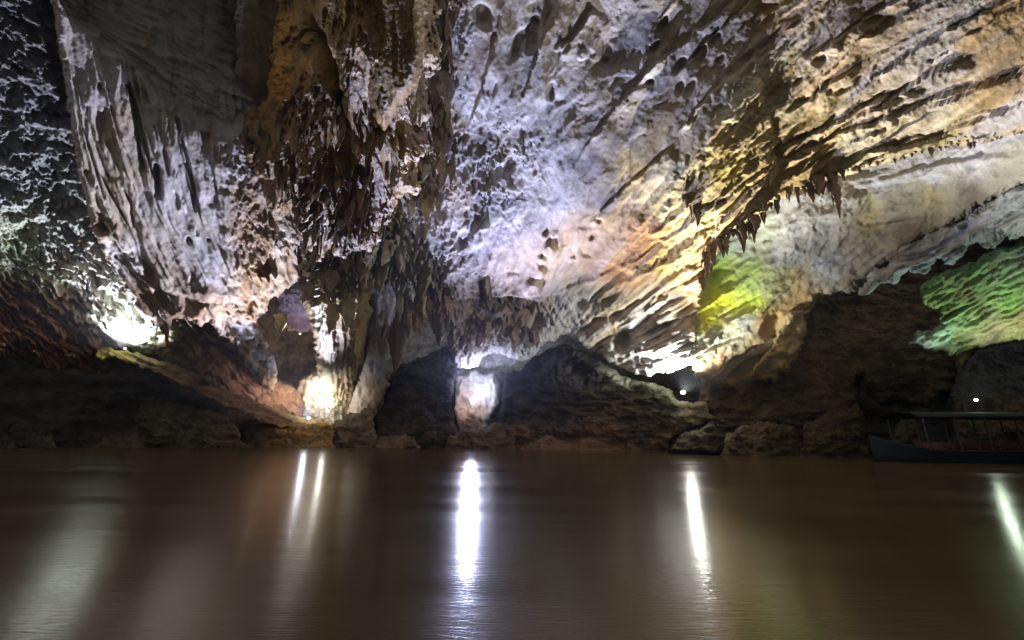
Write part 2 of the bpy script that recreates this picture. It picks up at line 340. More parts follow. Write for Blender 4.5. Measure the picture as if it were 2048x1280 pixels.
def col_ceiling(PX, PY, C, D):
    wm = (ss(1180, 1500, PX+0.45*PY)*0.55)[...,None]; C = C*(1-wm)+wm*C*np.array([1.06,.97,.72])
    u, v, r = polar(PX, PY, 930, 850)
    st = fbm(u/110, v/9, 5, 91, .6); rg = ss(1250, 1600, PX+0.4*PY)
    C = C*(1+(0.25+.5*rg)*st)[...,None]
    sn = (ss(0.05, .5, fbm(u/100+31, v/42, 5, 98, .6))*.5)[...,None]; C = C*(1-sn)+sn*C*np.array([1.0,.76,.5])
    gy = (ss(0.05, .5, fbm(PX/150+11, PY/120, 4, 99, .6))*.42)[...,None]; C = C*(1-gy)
    cn = (ss(1600, 1900, PX)*ss(260, 60, PY)*.3)[...,None]; C = C*(1-cn)  # albedo lowered to dim the upper right corner
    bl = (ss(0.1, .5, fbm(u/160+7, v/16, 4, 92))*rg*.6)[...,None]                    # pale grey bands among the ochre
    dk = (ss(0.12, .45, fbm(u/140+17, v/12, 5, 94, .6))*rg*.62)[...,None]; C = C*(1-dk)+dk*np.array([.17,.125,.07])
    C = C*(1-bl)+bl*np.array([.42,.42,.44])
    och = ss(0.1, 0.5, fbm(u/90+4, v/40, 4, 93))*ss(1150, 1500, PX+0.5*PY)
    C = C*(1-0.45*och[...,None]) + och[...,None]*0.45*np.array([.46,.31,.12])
    return C
CEIL_FEAT = [(966,30,40,62,20,-14),(1103,182,20,44,-10,-10),(1103,190,12,30,0,-5),(1065,70,34,80,-12,-13),(1035,90,26,70,-18,-11),(1085,20,60,90,-20,-12),
     (985,190,90,8,72,-4),(1048,260,60,16,78,-9),(1120,95,26,14,40,8),(1165,110,26,20,35,8),(1212,122,20,14,50,-7),(1325,50,44,18,62,-9),(1308,95,36,16,60,-9),
     (1400,110,56,24,58,-12),(1430,75,44,20,55,-10),(1360,130,44,20,60,-9),(1380,175,44,20,60,-9),(1300,165,20,16,30,-8),(1360,175,36,18,70,-9),(1440,118,28,14,50,-7),
     (1480,130,90,20,45,-7),(1640,115,34,26,40,-9),(1670,95,30,24,40,9),(1595,160,30,12,40,-6),
     (1198,440,16,16,0,-9),(1185,475,24,14,50,-7),(1100,495,30,34,0,10),(1085,515,20,16,0,7),(1090,470,16,14,0,6),(1145,520,14,12,0,5),
     (1243,688,36,38,0,-16),(1202,705,24,22,0,-13),(1232,630,28,18,20,-12),(1325,590,24,22,0,-12),(1290,650,50,60,40,-10),(1195,640,30,14,0,-8),(1160,610,34,20,0,-12),
     (1030,610,110,34,-4,-22),(1065,575,40,40,0,10),(975,590,16,60,10,10),(1045,645,120,50,0,-18),(955,640,70,60,0,-16),(930,610,60,30,0,-12),
     (1420,455,20,60,-10,-10),(1470,330,60,14,60,-7),(1385,350,50,16,60,-7),(1640,300,60,18,40,-8),(1550,300,50,16,50,-7),(1900,150,110,40,20,8),(1800,190,90,22,28,-8),(1700,170,70,18,35,-8),
     (960,470,34,60,-20,14),(925,480,26,44,-15,-12),(1020,330,24,60,-15,-12)]
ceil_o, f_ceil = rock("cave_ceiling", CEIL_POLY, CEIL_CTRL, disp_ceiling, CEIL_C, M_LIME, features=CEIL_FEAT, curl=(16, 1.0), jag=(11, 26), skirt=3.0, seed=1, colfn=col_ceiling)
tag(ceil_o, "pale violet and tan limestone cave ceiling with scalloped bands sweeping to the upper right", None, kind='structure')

# ---- back wall of the cave behind everything
def disp_back(PX, PY):
    return 10*fbm(PX/160, PY/70, 5, 101) + 7*ridged(PX/90, PY/40, 4, 102) + 2*fbm(PX/12, PY/12, 3, 103)
BACK = [(-500,330),(2550,330),(2550,1010),(-500,1010)]
back_o, f_back = rock("cave_back_wall", BACK, [(-500,330,30),(-500,1000,30),(0,600,42),(0,900,42),(500,600,49),(500,880,49),(950,640,52),(950,880,52),(1500,700,46),(1500,890,44),(2048,700,36),(2048,890,33),(2550,600,26),(2550,900,26)],
    disp_back, [(0,600,.03,.025,.02),(300,800,.03,.025,.02),(600,800,.3,.2,.12),(950,800,.6,.6,.6),(1300,800,.08,.06,.045),(1700,700,.06,.045,.03),(2000,800,.09,.10,.11),(2000,600,.2,.2,.15)], M_DARK, step=4, jag=None, curl=(0,0), skirt=0, seed=2)  # near-black left albedo keeps the unlit void dark under the ambient fill
tag(back_o, "dark back wall of the cave at the river's edge", None, kind='structure')

# ---- lower right ceiling: grey, green and orange lobes under the fringe of stalactites
RL_POLY = [(1375,742),(1380,600),(1400,480),(1440,380),(1600,300),(1900,220),(2400,90),(2400,330),(2120,350),(2048,380),(1960,420),(1890,462),(1800,520),(1722,570),(1700,588),(1650,592),(1612,640),(1600,690),(1580,730),(1530,760),(1480,800),(1420,770)]
RL_CTRL = [(1375,742,34.5),(1400,600,34),(1420,480,32),(1440,380,26),(1600,300,23),(1600,400,25),(1600,500,28),(1500,560,31),(1480,660,33.5),(1440,760,35.5),(1530,750,35.5),(1600,640,32),(1700,580,29),(1800,500,25),(1900,400,20.5),(1900,260,18.5),(2048,300,15.5),(2048,375,17),(2400,100,11),(2400,330,13)]
def disp_rl(PX, PY):
    t = math.radians(34); u = PX*math.cos(t)-PY*math.sin(t); v = PX*math.sin(t)+PY*math.cos(t)
    w1 = 50*fbm(PX/160, PY/160, 3, 110)
    d = 12*fbm((u+w1)/170, (v+w1)/60, 4, 111)
    lob = (v+w1*0.8)/62; saw = lob-np.floor(lob); low = ss(470, 620, PY)
    d = d + low*13*(saw**1.6-0.5)                            # overlapping plates, each with a lower lip
    d = d + 4*(ridged((u+w1)/130, v/26, 4, 112)-.4) + (1.2+1.5*low)*fbm(PX/14, PY/14, 4, 113)
    d = d + 5*np.exp(-(((PX-1500)/60)**2+((PY-480)/50)**2))*ss(0.1,.5,perlin(PX/24, PY/20, 114))
    d = d + 4*(ridged((u+w1*1.5)/60, (v+w1)/40, 6, 116, .6)-.4)*(1-low)
    return d
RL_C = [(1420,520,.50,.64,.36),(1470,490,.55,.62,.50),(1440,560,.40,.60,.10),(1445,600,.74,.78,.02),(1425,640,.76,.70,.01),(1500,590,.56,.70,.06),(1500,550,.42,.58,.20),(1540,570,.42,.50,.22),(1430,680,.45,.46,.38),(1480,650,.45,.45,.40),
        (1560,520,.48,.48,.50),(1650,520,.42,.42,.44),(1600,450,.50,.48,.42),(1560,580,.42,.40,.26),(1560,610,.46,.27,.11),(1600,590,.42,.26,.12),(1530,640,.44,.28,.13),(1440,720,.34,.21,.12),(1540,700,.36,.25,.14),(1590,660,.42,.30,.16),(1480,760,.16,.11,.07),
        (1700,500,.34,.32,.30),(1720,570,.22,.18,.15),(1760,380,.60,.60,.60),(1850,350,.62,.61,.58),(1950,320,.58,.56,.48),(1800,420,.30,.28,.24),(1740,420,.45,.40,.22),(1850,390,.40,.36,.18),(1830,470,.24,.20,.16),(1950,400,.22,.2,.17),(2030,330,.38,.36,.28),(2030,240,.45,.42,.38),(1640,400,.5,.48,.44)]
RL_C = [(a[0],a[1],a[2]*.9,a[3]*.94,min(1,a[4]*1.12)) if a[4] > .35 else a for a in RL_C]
RL_FEAT = [(1485,610,110,8,28,-5),(1440,690,110,8,25,-7),(1545,655,60,40,50,-14),(1565,700,30,90,-20,-10),(1500,735,90,30,30,-10),(1620,690,20,60,0,-8),(1800,440,110,10,10,-5),(1870,340,300,26,12,8),
     (1560,600,90,6,40,-5)]
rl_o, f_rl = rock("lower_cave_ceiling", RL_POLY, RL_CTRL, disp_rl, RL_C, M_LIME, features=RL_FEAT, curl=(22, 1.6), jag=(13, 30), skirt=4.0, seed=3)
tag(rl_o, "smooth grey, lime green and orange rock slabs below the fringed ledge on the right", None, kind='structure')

# ---- dark hollow wall right of the lamp, down to the river
def disp_dr(PX, PY):
    w1 = 40*fbm(PX/120, PY/120, 3, 120)
    f1, f2, idv, ox, oy = worley((PX+w1)/110, (PY+w1*.6)/62, 121)
    return 18*(0.5-f1) + 14*fbm(PX/80, PY/40, 5, 122, .6) + 9*(ridged(PX/60, PY/24, 5, 123, .6)-.4) + 2.4*fbm(PX/13, PY/13, 4, 124)
DR_POLY = [(1400,1000),(1400,760),(1500,700),(1560,640),(1650,560),(1760,480),(2000,380),(2400,280),(2400,700),(2060,690),(1960,700),(1920,740),(1905,790),(1880,812),(1760,812),(1720,760),(1716,800),(1724,860),(1722,1000)]
DR_CTRL = [(1400,1000,36),(1400,760,37),(1560,640,36),(1700,560,34),(1800,600,33.5),(1800,750,33),(1722,860,34),(2000,400,27),(2048,650,31.5),(2400,300,20),(2400,650,22),(1900,740,32.5),(1720,1000,34)]
dr_o, f_dr = rock("right_cave_wall", DR_POLY, DR_CTRL, disp_dr, [(1450,850,.10,.075,.05),(1600,800,.10,.075,.05),(1600,700,.26,.17,.10),(1660,640,.24,.165,.09),(1750,640,.24,.17,.095),(1850,600,.20,.15,.09),(1830,700,.14,.11,.07),(1800,760,.05,.04,.03),(1700,820,.11,.08,.05),(2000,500,.12,.1,.07)],
    M_DARK, curl=(26, 2.0), jag=(14, 34), skirt=4.0, seed=4)
tag(dr_o, "dim brown hollowed rock wall on the right, dark above the river", None, kind='structure')

# ---- right edge shelf and overhang; blue and green lamplight put into their albedo
SH_POLY = [(1704,594),(1740,548),(1790,505),(1850,468),(1910,440),(1965,402),(2048,362),(2400,230),(2400,450),(2130,455),(2048,478),(2010,470),(1975,500),(1950,492),(1905,528),(1880,520),(1850,546),(1815,545),(1790,572),(1760,572),(1730,598)]
def col_band(PX, PY, C, D):
    t = math.radians(27); u = PX*math.cos(t)-PY*math.sin(t); v = PX*math.sin(t)+PY*math.cos(t)
    s1 = fbm(u/90, v/9, 5, 135, .6); s2 = ss(.05, .4, fbm(u/60, v/16, 4, 136))[...,None]
    C = C*(1+.5*s1)[...,None]
    return C*(1-.7*s2)+.7*s2*np.array([.13,.11,.07])
def disp_sh(PX, PY):
    t = math.radians(27); u = PX*math.cos(t)-PY*math.sin(t); v = PX*math.sin(t)+PY*math.cos(t)
    w1 = 30*fbm(PX/110, PY/110, 3, 130)
    lob = (v+w1)/26; saw = lob-np.floor(lob)
    return 9*fbm((u+w1)/100, (v+w1)/30, 4, 131)+6*(saw**1.6-.4)*(.3+ss(-.3,.3,fbm(u/90, v/30, 3, 134)))+9*(ridged((u+w1)/120, (v+w1*.5)/13, 5, 132, .6)-.4)+1.5*fbm(PX/12, PY/12, 4, 133)
sh_o, _ = rock("rock_shelf", SH_POLY, [(1704,594,27),(1850,480,23),(1850,510,23.5),(2048,362,16.5),(2048,445,18),(2400,230,11),(2400,420,12.5)], disp_sh,
    [(1720,580,.42,.42,.50),(1850,490,.42,.44,.54),(1960,430,.30,.32,.40),(2000,410,.22,.24,.25),(2020,385,.45,.5,.52),(2030,450,.45,.5,.5)], M_LIME, curl=(26, 1.6), jag=(20, 60), skirt=4.5, seed=5, colfn=col_band)
tag(sh_o, "long blue-grey shelf of wavy rock slanting down from the right edge", "rock shelf")
GB_POLY = [(1818,690),(1835,668),(1880,650),(1876,625),(1846,610),(1840,575),(1880,548),(1940,522),(2000,492),(2060,470),(2400,330),(2400,620),(2100,665),(2048,676),(1990,690),(1950,700),(1935,722),(1915,745),(1905,715),(1870,704)]
def disp_gb(PX, PY):
    t = math.radians(27); u = PX*math.cos(t)-PY*math.sin(t); v = PX*math.sin(t)+PY*math.cos(t)
    w1 = 30*fbm(PX/110, PY/110, 3, 140)
    lob = (v+w1*0.7)/30; saw = lob-np.floor(lob)
    return 9*fbm((u+w1)/110, (v+w1)/36, 4, 141)+6*(saw**1.5-.5)*(0.4+fbm(u/60, v/40, 3, 145))+10*(ridged((u+w1)/80, (v+w1*.5)/13, 5, 142, .6)-.4)+2.4*fbm(PX/11, PY/11, 4, 143)
gb_o, _ = rock("banded_rock_overhang", GB_POLY, [(1818,690,29.8),(1846,590,28.3),(1930,530,25),(1940,700,29.2),(2060,470,20),(2048,676,26.3),(2400,330,13.5),(2400,620,17)], disp_gb,
    [(1830,685,.5,.5,.6),(1880,670,.42,.62,.46),(1860,590,.24,.34,.12),(1900,620,.28,.46,.16),(1930,590,.16,.15,.08),(1960,560,.22,.36,.14),(2000,570,.34,.5,.24),(2020,530,.40,.55,.36),(2020,600,.32,.54,.12),(1950,640,.36,.5,.2),(1980,670,.45,.36,.22),(2040,640,.42,.32,.16),(2040,500,.2,.24,.2),(1925,730,.35,.3,.12)], M_LIME, curl=(18, 1.0), jag=(20, 50), skirt=.9, seed=6, colfn=col_band)
tag(gb_o, "green lit overhang of banded rock at the right edge", "rock overhang")

# ---- left: dark craggy wall, brighter towards its foot
LW_POLY = [(-500,-300),(420,-300),(420,640),(560,760),(660,800),(668,838),(640,850),(560,842),(480,812),(400,775),(320,735),(262,706),(215,716),(222,742),(180,748),(150,736),(100,745),(62,730),(40,712),(0,716),(-500,700)]
LW_CTRL = [(-500,-300,8),(0,-200,11.5),(0,0,14),(300,-200,13),(300,0,17),(0,300,20),(300,300,25),(0,500,25),(300,500,30),(0,700,31),(250,700,37),(150,600,31),(330,640,36),(420,740,40),(560,800,45),(665,835,49),(-500,300,11),(-500,700,17),(420,500,35)]
def disp_lw(PX, PY):
    low = ss(520, 640, PY+0.25*PX*0)
    t = math.radians(-36); u = PX*math.cos(t)-PY*math.sin(t); v = PX*math.sin(t)+PY*math.cos(t)
    w1 = 26*fbm(PX/60, PY/60, 4, 150)
    up = ss(560, 380, PY)
    r1 = ridged((PX+w1)/46, (PY+w1)/34, 5, 151, 0.62)
    r2 = ridged((u+w1)/70, (v+w1)/15, 5, 152, 0.6)
    fl = worley((u+w1)/44, (v+w1)/15, 153)
    cr = -13*(np.exp(-((PY-138-0.06*PX-22*fbm(PX/40, PY/200, 4, 4))/4)**2)+np.exp(-((PY-226-26*fbm(PX/50, PY/200, 4, 14))/5)**2))*ss(-.4,.2,fbm(PX/60,PY/60,3,16))
    d = up*(10*(.35+ss(-.35,.35,fbm(PX/90,PY/70,3,160)))*(r1-.42)+5*fbm(PX/9, PY/9, 3, 154)+9*fbm(PX/28, PY/24, 4, 159)+16*fbm(PX/75, PY/44, 4, 173)+cr) + (1-up)*(17*(r2-.4)+9*(ss(-.5,.5,fl[4])-.5)*(fl[2] > .3)+3*fbm(PX/11, PY/11, 3, 156)) + 9*fbm(PX/110, PY/90, 3, 157)
    slab = ss(640, 700, PY-0.12*(PX-300))*ss(220, 330, PX)   # long smoother slanting wall above the ledge
    fl2 = worley((u)/30, (v+w1*.6)/26, 158)
    return d*(1-0.55*slab) + slab*9*(0.5-fl2[0])
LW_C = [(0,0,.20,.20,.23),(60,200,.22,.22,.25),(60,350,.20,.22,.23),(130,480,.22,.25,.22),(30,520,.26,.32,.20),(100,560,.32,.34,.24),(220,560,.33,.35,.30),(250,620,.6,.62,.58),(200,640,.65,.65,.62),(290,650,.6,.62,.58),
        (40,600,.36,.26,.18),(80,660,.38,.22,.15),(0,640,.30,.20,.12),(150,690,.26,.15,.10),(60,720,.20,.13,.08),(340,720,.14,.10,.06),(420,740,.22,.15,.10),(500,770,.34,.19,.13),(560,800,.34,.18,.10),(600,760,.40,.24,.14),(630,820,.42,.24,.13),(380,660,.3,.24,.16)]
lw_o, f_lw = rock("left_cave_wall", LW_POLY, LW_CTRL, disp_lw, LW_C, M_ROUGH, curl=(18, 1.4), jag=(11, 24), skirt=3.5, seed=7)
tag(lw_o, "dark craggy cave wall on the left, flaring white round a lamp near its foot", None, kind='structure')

# ---- left bulk of smooth pale ceiling in front of it
def edge_x(y):
    return np.interp(y, [-260,0,120,310,410,500,590,690,760,830], [90,104,122,148,168,208,258,334,440,560])
LB_POLY = [(80,-260),(103,0),(112,60),(124,120),(136,220),(148,310),(158,360),(172,410),(186,460),(208,500),(236,550),(258,590),(282,636),(305,640),(318,664),(335,694),(346,640),(372,640),(400,650),(420,640),(440,672),(470,690),(500,742),(548,792),(556,740),(535,680),(520,640),(545,600),(600,560),(660,520),(660,-260)]
LB_CTRL = [(80,-260,9.5),(103,0,12.5),(350,-200,13.2),(350,0,15.6),(640,0,17),(640,-260,11),(148,310,18),(350,300,19.5),(550,300,22),(208,500,24.5),(400,480,25.5),(600,500,31),(335,690,34),(430,620,31),(548,790,42),(520,640,37),(660,520,36)]
SHADE_EDGE = [(110,-260),(118,20),(140,30),(150,62),(180,66),(205,70),(208,100),(230,108),(262,122),(300,170),(340,215),(392,250),(440,266),(468,268),(478,262),(520,230),(700,200),(700,-260)]
SLITS = [([(252,162),(270,216),(275,273),(284,323),(291,356)],15,4.5),([(270,133),(287,172),(298,216)],9,4.5),([(356,230),(359,287),(374,359),(392,428)],14,4),([(169,201),(180,252),(198,313),(223,370)],7,4),([(216,201),(230,252),(259,323),(270,377)],4,3),([(244,374),(262,406),(266,456)],6,3),([(313,323),(316,395)],9,5)]
LB_LIPS = [([(205,120),(214,200),(236,280),(262,360),(280,440)],6),([(330,220),(345,330),(372,430),(410,500)],6),([(180,340),(215,420),(262,500),(310,560)],8),([(400,640),(350,600),(300,570)],9),([(520,600),(470,560),(440,500)],7),([(545,700),(480,640),(430,600)],7),([(420,260),(425,340),(440,420)],-6)]
def disp_lb(PX, PY):
    v = PX-edge_x(PY); u = PY
    w1 = 18*fbm(PX/120, PY/170, 3, 160)
    low = ss(540, 640, PY)
    d = 12*fbm((v+w1)/60, u/210, 4, 161) + 7*(ridged((v+w1)/42, u/190, 4, 162)-.4) + 3.0*fbm((v)/22, u/40, 4, 163) + 0.9*fbm(PX/9, PY/9, 3, 164)
    sd = sdf(SHADE_EDGE, PX, PY) + 7*fbm(PX/26, PY/26, 3, 165)
    d = d - 40*ss(-6, 16, sd)                               # deep recess high in the bulk
    t = math.radians(-32); uu = PX*math.cos(t)-PY*math.sin(t); vv = PX*math.sin(t)+PY*math.cos(t)
    rec = ss(0, 14, sd)
    d = d + rec*(8*(ridged((uu+w1)/90, vv/24, 4, 168)-.4))
    f1, f2, idv, ox, oy = worley((PX+w1)/64, (PY)/46, 169)
    d = d + low*(13*(0.5-f1)+9*fbm(PX/40, PY/30, 4, 167))
    rb = ss(455, 500, PX+.15*(PY-450))*ss(400, 450, PY); d = d + rb*(drips(PX+w1, PY, 40, 20, 15, 12)+8*fbm(PX/18, PY/18, 5, 172, .62))
    cr = np.exp(-(((PX-485-0.05*(PY-300))/34)**2))*ss(180, 260, PY)*ss(560, 440, PY)
    d = d + cr*(12*fbm(PX/15, PY/19, 5, 171, .65))
    for k, (pl, am, wl) in enumerate(SLITS): d = d + groove(pl, PX, PY, am, wl, k)
    for k, (pl, am) in enumerate(LB_LIPS): d = d + lip(pl, PX, PY, am, 18, 1, 30+k)
    return d
LB_FEAT = [(280,250,200,11,-76,-13),(272,160,110,9,-80,-11),(381,350,170,10,-77,-13),(367,265,60,7,-80,8),(168,230,80,9,-80,-6),(188,330,140,8,-74,-8),(200,175,26,14,-70,-8),(315,360,70,14,-82,-9),(332,320,60,12,-80,-8),
     (352,400,40,16,-75,-7),(250,320,150,8,-70,6),(228,400,120,8,-60,-6),(378,480,20,12,-60,-10),(417,481,9,9,0,-7),(456,326,8,8,0,-6),(205,455,34,24,-20,-9),(450,560,22,12,-70,-6),(385,560,12,24,-10,-5),
     (300,540,60,26,-60,-5),(330,600,60,30,-50,-7),(395,615,90,22,-35,-8),(360,650,40,50,0,-6),(480,670,90,14,-45,-9),(500,700,24,12,0,6),(455,300,70,150,0,7),(465,420,60,120,0,7),(240,470,90,30,-50,7)]
LB_C = [(130,50,.50,.47,.44),(150,200,.52,.51,.52),(200,160,.54,.53,.55),(180,120,.5,.48,.46),(180,300,.44,.40,.33),(240,250,.46,.40,.30),(230,180,.52,.51,.54),(300,300,.52,.51,.53),(260,350,.48,.42,.33),(350,330,.48,.47,.50),(330,400,.50,.49,.52),(430,350,.62,.62,.66),(440,430,.60,.60,.64),(470,300,.55,.54,.56),(490,400,.36,.27,.19),(480,470,.34,.25,.17),
        (230,420,.50,.46,.36),(200,460,.36,.26,.16),(250,500,.50,.47,.46),(300,500,.48,.44,.38),(400,500,.50,.50,.53),(420,560,.46,.44,.46),(350,560,.42,.36,.30),(300,600,.42,.28,.18),(400,620,.34,.22,.14),(340,650,.28,.2,.12),(450,620,.40,.27,.17),(480,600,.40,.31,.22),(520,560,.38,.28,.15),(480,680,.40,.40,.46),(520,730,.38,.40,.50),(440,690,.30,.26,.22),
        (200,40,.22,.20,.16),(300,60,.42,.41,.40),(300,150,.44,.43,.42),(400,60,.38,.37,.36),(400,150,.42,.41,.41),(430,240,.42,.41,.42),(480,180,.46,.46,.48),(470,50,.15,.13,.115),(500,110,.13,.11,.09),(560,250,.2,.15,.1),(560,540,.42,.36,.28),(600,520,.5,.47,.44)]
def col_lb(PX, PY, C, D):
    v = PX-edge_x(PY)
    rb = (ss(455, 510, PX+.15*(PY-450))*ss(400, 460, PY)*ss(-.15, .25, fbm(PX/34, PY/44, 5, 178, .6)))[...,None]*.8; C = C*(1-rb)+rb*np.array([.27,.17,.075])
    st = fbm(v/12, PY/90, 4, 175); C = C*(1+0.22*st)[...,None]
    e = ss(9, 0, v+5*fbm(PX/9, PY/9, 3, 176))[...,None]*0.75                      # rusty crust on its rim
    C = C*(1-e)+e*np.array([.30,.17,.10])
    och = (ss(0.15, 0.5, fbm(v/30+3, PY/160, 4, 177))*0.5)[...,None]
    return C*(1-och)+och*C*np.array([1.0,.78,.5])
lb_o, f_lb = rock("pale_ceiling_bulk", LB_POLY, LB_CTRL, disp_lb, LB_C, M_LIME, features=LB_FEAT, curl=(14, 0.9), jag=(8, 22), skirt=4.0, seed=8, colfn=col_lb)
tag(lb_o, "pale grooved ceiling bulge with a shadowed grey recess, left of the brown hanging mass", "rock bulge")
# ------------------------------------------------------------------ hanging shapes: tapered, rippled tubes with an oval section
class MB:
    def __init__(s): s.V = []; s.F = []; s.C = []; s.n = 0
    def tube(s, path, rad, col, nseg=14, noise=0.12, flat=1.0, yaw=0.0, tipcol=None, fluting=0.0, ragged=0.0):
        """path: points top to tip; rad: radii; flat: depth/width of the section"""
        sd = rng.random()*100; path = np.array(path, float); m = len(path); rad = np.array(rad, float)
        A = np.arange(nseg)*2*np.pi/nseg; T = np.linspace(0, 1, m)
        AA, TT = np.meshgrid(A, T); a0 = rng.random()*6.28; R = rad[:, None]
        c, sn = np.cos(AA), np.sin(AA)
        n1 = fbm(c*1.1+sd, sn*1.1+TT*3.0, 4, 400, .6); n2 = fbm(c*3.1+sd+7, sn*3.1+TT*9, 3, 401, .6)
        k = 1+noise*2.2*n1+noise*1.6*n2+fluting*np.cos(AA*5+a0+3*n1)
        side = 1+ragged*fbm(np.sign(c)*2.3+sd+0*TT, TT*7+sd, 4, 402, .6)*2.0*np.abs(c)
        x = c*R*k*side; y = sn*R*flat*k
        y = y - 0.25*R*np.abs(x/(R+1e-6))**1.5*flat*2             # the sheet folds back at its sides
        mz = path[0,2]-path[-1,2]; z = path[:, 2][:, None] + 0.05*mz*n1*np.sin(TT*np.pi)
        wob = 0.35*rad.max()*fbm(T*2.2+sd, 0*T+3, 3, 403)
        X = path[:, 0][:, None]+x*math.cos(yaw)-y*math.sin(yaw)+wob[:, None]*TT; Yy = path[:, 1][:, None]+x*math.sin(yaw)+y*math.cos(yaw)
        s.V += np.stack([X, Yy, z], -1).reshape(-1, 3).tolist()
        C = np.array(col)[None, None]*(1+0.35*n1[..., None]+.25*n2[..., None])
        if tipcol is not None: C = C*(1-TT[..., None])+np.array(tipcol)*TT[..., None]
        s.C += C.reshape(-1, 3).tolist()
        for k in range(m-1):
            for j in range(nseg):
                a = s.n+k*nseg+j; b = s.n+k*nseg+(j+1) % nseg
                s.F.append((a, a+nseg, b+nseg, b))
        s.n += m*nseg
    def build(s, name, mat, parent=None): return mesh_obj(name, s.V, s.F, mat, parent, s.C)
def prof(kind, m):
    out = []
    for k in range(m):
        t = k/(m-1)
        if kind == 'spike': r = (1-t)**0.75*0.95+0.05
        elif kind == 'leaf': r = (0.75+0.25*math.sin(min(1, t*2.2)*math.pi/2))*(1-max(0, (t-0.2)/0.8)**1.6)+0.03
        elif kind == 'blob': r = 0.6+0.4*math.sin(t*math.pi*0.9)-(0.62*t**6)
        elif kind == 'column': r = 0.9+0.25*t*t-0.35*math.sin(t*math.pi)
        out.append(r)
    if kind != 'column': out[-1] = 0.02
    return out
def hang(mb, px, py, Y, lpx, wpx, kind='spike', col=BROWN, flat=0.6, lean=0.0, m=14, noise=0.16, yaw=0.0, fluting=0.0, tipcol=None, bend=0.0, nseg=14, ragged=0.25):
    """hang a shape of lpx by wpx pixels with its top centre seen at px,py and Y metres off"""
    p = at(px, py, Y); sc = np.linalg.norm(p-np.array([0,0,CAMZ]))/FPX
    q = at(px, py+lpx, Y); L = abs(p[2]-q[2]); R = wpx*0.5*sc
    rd = prof(kind, m); path = []
    for k in range(m):
        t = k/(m-1)
        path.append((p[0]+lean*L*t+bend*L*math.sin(t*3), p[1], p[2]-L*t))
    mb.tube(path, [max(0.004, r*R) for r in rd], col, nseg=nseg, noise=noise, flat=flat, yaw=yaw, fluting=fluting, tipcol=tipcol, ragged=ragged)
def hang_obj(name, *a, mat=None, parent=None, **k):
    mb = MB(); hang(mb, *a, **k); return mb.build(name, mat or M_TUFA, parent)
def jitc(c, a=0.25):
    f = 1+a*(rng.random()*2-1); g = 1+0.08*(rng.random()*2-1); return (min(1, c[0]*f), min(1, c[1]*f*g), min(1, c[2]*f/g))

# ---- the brown hanging mass in the middle
MM_POLY = [(545,-260),(548,0),(540,120),(528,180),(500,225),(478,262),(482,310),(500,360),(512,400),(530,412),(548,425),(588,430),(592,460),(598,500),(640,520),(700,515),(745,500),(762,470),(780,430),(800,392),(830,380),(846,330),(858,290),(850,250),(868,215),(858,160),(876,120),(868,70),(884,20),(880,-40),(893,-260)]
MM_CTRL = [(545,-260,9),(548,0,13),(893,-260,9.2),(890,0,13.2),(720,-100,9.6),(720,100,12.2),(720,300,17.5),(600,200,15),(480,270,19.5),(520,400,22.5),(870,250,18.5),(830,380,22),(700,510,25),(600,500,26),(680,400,20.5)]
def disp_mm(PX, PY):
    w1 = 16*fbm(PX/70, PY/70, 3, 180)
    top = ss(330, 120, PY+0.3*np.abs(PX-740))
    d = (1-.75*top)*(drips(PX+w1*.6, PY, 104, 44, 30, 1)+drips(PX+w1, PY+13, 46, 19, 9, 2))
    d = d + 14*fbm(PX/80, PY/150, 4, 183) + 4*(ridged(PX/14, PY/90, 4, 184)-.4) + 1.6*fbm(PX/9, PY/9, 3, 185)
    cut = np.exp(-((PX-(640+0.35*(PY-100)))/11)**2)*ss(20, 90, PY)*ss(300, 220, PY)
    d = d - 46*cut
    return d
MM_C = [tuple([a_[0],a_[1],a_[2]*1.75,a_[3]*1.4,a_[4]*.85]) for a_ in [(600,0,.22,.17,.09),(560,100,.36,.24,.08),(545,180,.40,.27,.07),(530,260,.24,.17,.08),(500,290,.13,.10,.07),(620,80,.18,.14,.07),(560,230,.20,.14,.06),(600,200,.12,.08,.045),(640,250,.15,.11,.06),(660,300,.17,.13,.09),(560,330,.13,.09,.05),(620,400,.12,.085,.05),(700,350,.12,.085,.045),(740,420,.11,.08,.045),(680,470,.10,.075,.04),(620,480,.10,.08,.05),(790,250,.22,.18,.11),(840,130,.30,.27,.22),(862,50,.30,.30,.34),(872,0,.20,.19,.16),(862,150,.30,.30,.36),(850,250,.30,.29,.32),(800,350,.2,.16,.1),(830,340,.36,.32,.25)]]
mm = empty("hanging_rock_mass", at(700, 200, 16).tolist())
tag(mm, "huge dark brown mass of overlapping stone draperies hanging from the ceiling, above the centre left", "stalactite mass")
def child(o, parent):
    o.parent = parent; o.matrix_parent_inverse = Matrix.Translation(parent.location).inverted(); return o
mo, f_mm = rock("body", MM_POLY, MM_CTRL, disp_mm, MM_C, M_TUFA, curl=(46, 3.0), jag=(34, 60), skirt=5.0, seed=9)
child(mo, mm)
